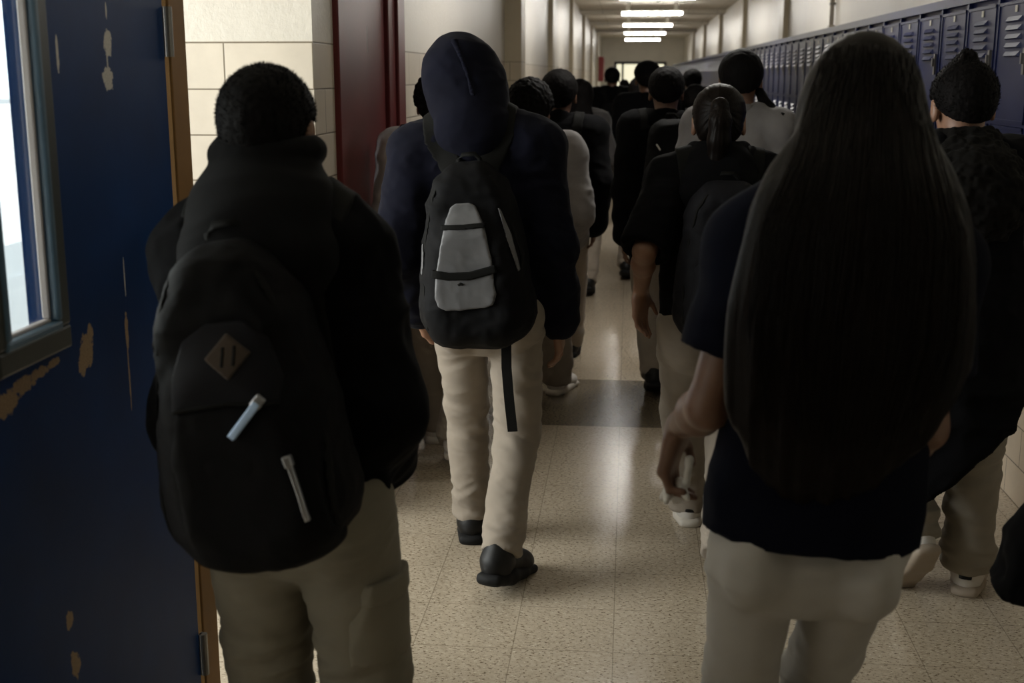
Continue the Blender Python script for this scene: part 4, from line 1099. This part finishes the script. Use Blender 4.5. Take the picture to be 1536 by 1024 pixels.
# ------------------------------------------------------------------ J: ponytail
S = fit(1.578, feet=((-.045, .30, 0, 0, 4), (.035, -.33, 0, 16, -4)), hs=1.04, shw=.088, lean=4, armg=.9, wrists=((-.240, .04, .905), (.23, .08, .86)), poles=((-.2, -1, 0), (.3, -1, 0)), hands=('relax', 'relax'), hdir=((-.02, .04, -1), None), palm=((.75, -.6, 0), None), hy=-3)
person(S, .292, 4.06, 'person with ponytail in black hooded top with bare forearms', SK, .0045)
top = top_shape(S, hem=.0, bulk=.016, sleeve=.99, chest=(.090, .094), waist=.088, sr=(.040, .038, .03)); wear(S, 'hooded_top', top, C_black, cloth_disp(17, .009))
wear(S, 'hood', hood_down(S, rim=(.088, -.09), base=(.128, .285, -.04), roll=.022), C_black, lambda V: folds(V, 25, (5, 5, 12), 3) * .008)
pny = lambda sh: None
hs_ = Shape(); R = S.Rh
hs_.u(ell(S.H(0, -.014, .036), A3(.086, .106, .091) * S.hs, R), .02); hs_.u(ell(S.H(0, -.06, -.02), A3(.072, .05, .06) * S.hs, R), .03); hs_.plane(S.H(0, -.10, -.075), -(R @ A3(0, -.62, 1))); hs_.plane(S.H(0, .09, .06), R @ A3(0, 1, -.3))
for sx in (-1, 1): hs_.s(ell(S.H(sx * .088, .0, -.015), A3(.02, .028, .042) * S.hs, R), .006)
tail = [(0, -.105, .045), (0, -.142, .045), (.002, -.155, .0), (.0, -.150, -.06), (-.006, -.142, -.12), (-.01, -.135, -.165)]; tr = (.02, .026, .034, .036, .028, .012)
for (p, q), (ra, rb) in zip(zip(tail, tail[1:]), zip(tr, tr[1:])): hs_.u(cone(S.H(*p), S.H(*q), ra * S.hs, rb * S.hs), .012)
def pd(V):
    L = (V - S.H(0, -.115, .045)) @ R; a = np.arctan2(L[:, 0], L[:, 2]); return vnoise(np.stack([a * 16, L[:, 1] * 12, L[:, 0] * 0], 1), 3) * .0015
ho = wear(S, 'hair', hs_, HBD, pd, .004)
MB().tube([S.H(0, -.118, .045), S.H(0, -.128, .045)], .025 * S.hs, 14).build('hair_tie', S_black, ho, smooth=True)
pt = pants_shape(S, (.058, .042, .037), seat=1.05); wear(S, 'trousers', pt, K_tan, pants_disp(S, 49, .008)); shoes(S, S_white, S_whitesole, tab=S_black)
bp = backpack(S, top, 'black backpack worn by the ponytail student', (B_pocket, B_strap, B_pocket), w=.33, hh=.50, dep=.17, zc=.235, xc=.02, taper=.3, straps=((-.06, -.115), (.06, .125)), sw=.06, seed=29)
# ------------------------------------------------------------------ M: spiky hair, fuzzy black coat
S = fit(1.645, feet=((-.015, .03, 0, 48, 14), (.15, .22, 0, 0, -22)), hs=1.04, shw=.108, roll=-1.5, wrists=((-.14, .18, .88), (.16, .18, .88)), poles=((-.3, -1, 0), (.3, -1, 0)), hy=4)
person(S, .965, 3.60, 'person with spiky hair in fuzzy black hooded coat in front of the lockers', SK, .0065)
top = top_shape(S, hem=-.185, bulk=.026, chest=(.102, .092), waist=.094, sy=.8, sr=(.044, .045, .032), flare=.03, hemtilt=(-.9, 0)); wear(S, 'coat', top, C_jacket, cloth_disp(18, .012))
wear(S, 'fur_hood', hood_down(S, rim=(.094, -.098), base=(.15, .262, -.06), roll=.022), C_fur, lambda V: (vnoise(V * 45, 7) + .7 * vnoise(V * 95, 8)) * .007 + folds(V, 26, (5, 5, 9)) * .006, .005)
def spk(sh):
    r = np.random.default_rng(4)
    for q in range(18):
        x, y = r.uniform(-.026, .026), r.uniform(-.045, .025); sh.u(cone(S.H(x, y, .112), S.H(x * .8 + .004, y * .8 - .010, .138 + r.uniform(0, .02) * (1 - abs(x) / .03)), .013 * S.hs, .004), .01)
hs_ = hair_short(S, .013, nape=-.05, slope=.62, extra=spk); ho = wear(S, 'hair', hs_, HB, hair_disp(35, .0018, 120), .004); short_tufts(S, hs_, HBT, ho, 2200, .008, 8, up=.7, rad=.0006)
wear(S, 'trousers', pants_shape(S, (.050, .040, .038), b=.010, cuff_h=.09, seat=.88, hipr=.8), K_grey, pants_disp(S, 50, .010, .018)); shoes(S, S_white, S_tansole, tab=S_black)
m = MB().quadbox(A3(.085, -.02, .62), (.012, .003, .06)); m.build('belt_end', B_strap, S.obj)
# ------------------------------------------------------------------ I: black backpack with shiny trim and painted glints
S = fit(1.645, feet=((-.03, -.2, 0, 14, 0), (.10, .2, 0, 0, 0)), hs=1.05, shw=.090, wrists=((-.195, .0, .80), (.18, .05, .80)))
person(S, .185, 6.35, 'person with short hair in black collared jacket, ahead of the ponytail student', SK2, .009)
top = top_shape(S, hem=-.10, bulk=.016, chest=(.084, .088), sr=(.042, .038, .028)); wear(S, 'jacket', top, C_black, cloth_disp(19, .009)); wear(S, 'collar', collar(S, .074, .06), C_black)
wear(S, 'hair', hair_short(S, .015, nape=-.06), HB, hair_disp(36, .0018, 90), .006)
wear(S, 'trousers', pants_shape(S), K_tan, pants_disp(S, 51)); shoes(S)
bp = backpack(S, top, 'black backpack with glossy trim and painted white glints, ahead of the ponytail student', (B_black, B_strap, B_gloss), w=.27, hh=.44, dep=.15, zc=.33, xc=.02, taper=.3, seed=30, sw=.05)
pk, R_, c_ = S.pack, S.packR, S.packc; kw = dict(R=R_, o=c_, yside=(-.5, -.02))
for pl in ([(.03, .06), (.055, .02)], [(.06, .0), (.06, -.04)], [(-.07, .10), (-.05, .07)], [(-.03, -.03), (0, -.035)], [(-.075, -.01), (-.06, -.05)]): applique('painted_glint', pk, band(pl, .009), .022, .004, B_glint, bp, **kw)  # pale dashes paint highlights of the glossy vinyl as colour
# ------------------------------------------------------------------ K, L: by the lockers
S = fit(1.71, feet=((-.08, -.15, 0, 12, 0), (.08, .2, 0, 0, 0)), hs=1.07, shw=.092)
person(S, .475, 5.42, 'tall cropped-haired person in pale grey top behind the ponytail student', SK2, .009)
top = top_shape(S, hem=-.07); wear(S, 'sweatshirt', top, C_light, cloth_disp(20)); wear(S, 'collar', collar(S), C_light)
hs_ = hair_short(S, .014, nape=-.055); ho = wear(S, 'hair', hs_, HB, hair_disp(37, .0018, 90), .007)
lk = Shape(); pts_ = [S.H(.07, .0, -.02), S.H(.105, -.03, -.10), S.T(.098, -.035, .315), S.T(.106, -.04, .285), S.T(.108, -.045, .255)]
for p, q, ra, rb in zip(pts_, pts_[1:], (.02, .026, .026, .022), (.026, .026, .022, .008)): lk.u(cone(p, q, ra, rb), .03)
sdf_obj('side_lock', lk, .007, HB, ho, lambda V: vnoise(V * A3(70, 70, 6), 3) * .004)
wear(S, 'trousers', pants_shape(S), K_tan, pants_disp(S, 52)); shoes(S)
def long_hair(S, zlow, w=.10, seed=1, mat=HB):
    sh = Shape(); sh.u(ell(S.H(0, -.014, .034), A3(.09, .108, .093) * S.hs, S.Rh), .02); sh.u(cone(S.H(0, -.04, -.02), S.T(0, -.06, .29), w * .95, w * 1.1, S.Rt, (1, .6, 1)), .05); sh.u(cone(S.T(0, -.06, .29), S.T(0, -.07, zlow), w * 1.1, w * .6, S.Rt, (1, .4, 1)), .04)
    sh.s(ell(S.H(0, .115, -.02), A3(.062, .085, .13) * S.hs, S.Rh), .02)
    return wear(S, 'hair', sh, mat, lambda V: vnoise(V * A3(50, 50, 4), seed) * .005)
# ------------------------------------------------------------------ N: coat at the picture edge
S = fit(1.63, feet=((-.09, .1, 0, 0, 3), (.09, -.12, 0, 10, -3)), hs=1.0, shw=.1, wrists=((-.10, .17, .88), (.1, .17, .88)), poles=((-.2, -1, 0), (.2, -1, 0)))
person(S, 1.05, 2.42, 'person in long black coat, only the hem showing beside the lockers', SK, .009)
top = top_shape(S, hem=-.15, bulk=.03, chest=(.105, .098), waist=.095, flare=.115, sr=(.044, .042, .034)); wear(S, 'coat', top, C_jacket, cloth_disp(22, .014)); wear(S, 'collar', collar(S, .08, .08), C_jacket)
wear(S, 'hair', hair_short(S), HB, hair_disp(38)); wear(S, 'trousers', pants_shape(S), K_tan, pants_disp(S, 54)); shoes(S)
# ------------------------------------------------------------------ further along the corridor
def walker(X, Y, top, label, cloth, hem=-.06, hair='short', pants=None, hs=1.1, shw=.102, step=1, pack=None, h=.013, skin=None, cap=False, seed=0, bulk=.016, hy=0, sleevemat=None, wr=(None, None), rz=0, feet=None):
    S = fit(top, feet=feet or ((-.085, .2 * step, 0, 0 if step > 0 else 14, 3), (.085, -.2 * step, 0, 14 if step > 0 else 0, -3)), hs=hs, shw=shw, hy=hy, wrists=wr, swing=.07 * step)
    person(S, X, Y, label, skin or SK2, h, rz)
    tp = top_shape(S, hem=hem, bulk=bulk); wear(S, 'jacket', tp, cloth, cloth_disp(60 + seed, .009)); wear(S, 'collar', collar(S, .072, .05), cloth)
    if hair == 'short': wear(S, 'hair', hair_short(S, .016, nape=-.06), HB, hair_disp(61 + seed, .004, 60))
    else: long_hair(S, hair, .09, seed)
    if cap:
        c = Shape(); c.u(ell(S.H(0, -.01, .055), A3(.098, .115, .088) * S.hs, S.Rh), .01); c.plane(S.H(0, 0, .03), -(S.Rh @ A3(0, -.15, 1))); c.u(rbox(S.H(0, .14, .045), A3(.065, .06, .006) * S.hs, .006, S.Rh), .01); wear(S, 'cap', c, C_black)
    wear(S, 'trousers', pants_shape(S), pants or K_tan, pants_disp(S, 62 + seed), max(h * .9, .01)); shoes(S, h=.008)
    if pack: backpack(S, tp, pack, (B_black, B_strap, B_pocket), w=.32, hh=.45, dep=.16, zc=.19, seed=70 + seed, h=max(h * .8, .008), piping=False)
    return S
walker(-.365, 9.25, 1.575, 'person with dark hair in dark grey jacket, beyond the black jacket along the left wall', mat_cloth('slate_fleece', (.045, .042, .042)), hair=.24, hs=1.1, seed=1, step=1, wr=((-.2, .05, .80), (.19, .16, .86)), h=.011, shw=.085)
walker(-.240, 17.0, 1.70, 'person walking alone far down the aisle with black backpack and khaki trousers', C_black, hs=1.22, shw=.12, seed=2, step=-1, pack='black backpack of the student alone far down the aisle', bulk=.024, pants=K_olive)
walker(.14, 10.1, 1.70, 'person in dark cap seen past the left side of the collared jacket student', C_black, cap=True, seed=3, feet=((-.14, -.28, 0, 14, 0), (.08, .22, 0, 0, 0)), h=.011, hair='short')
walker(.09, 13.6, 1.58, 'person with long dark hair and pale shirt, just left of the capped student', C_light, hair=.22, seed=4, step=-1)
walker(.50, 9.6, 1.53, 'person with bowed dark head and pinkish cheek, right of the collared jacket student', C_char, seed=5, hy=-40, skin=SK)
walker(.62, 12.6, 1.66, 'person with dark hair near the lockers, beyond the bowed head', C_black, seed=6, step=-1)
walker(.90, 11.0, 1.56, 'person in dark jacket close to the lockers, left of the tall cropped head', C_char, seed=7)
walker(.82, 16.5, 1.68, 'person with dark hair far off against the lockers, tallest of the distant group', C_black, seed=8, hair=.25)
walker(.30, 17.5, 1.64, 'person in dark jacket far off in the middle of the corridor', C_black, seed=9, step=-1)
walker(-.10, 23.0, 1.52, 'person in dull reddish top, farthest along the aisle', mat_cloth('dull_red_cotton', (.05, .022, .02)), seed=10, hy=20)
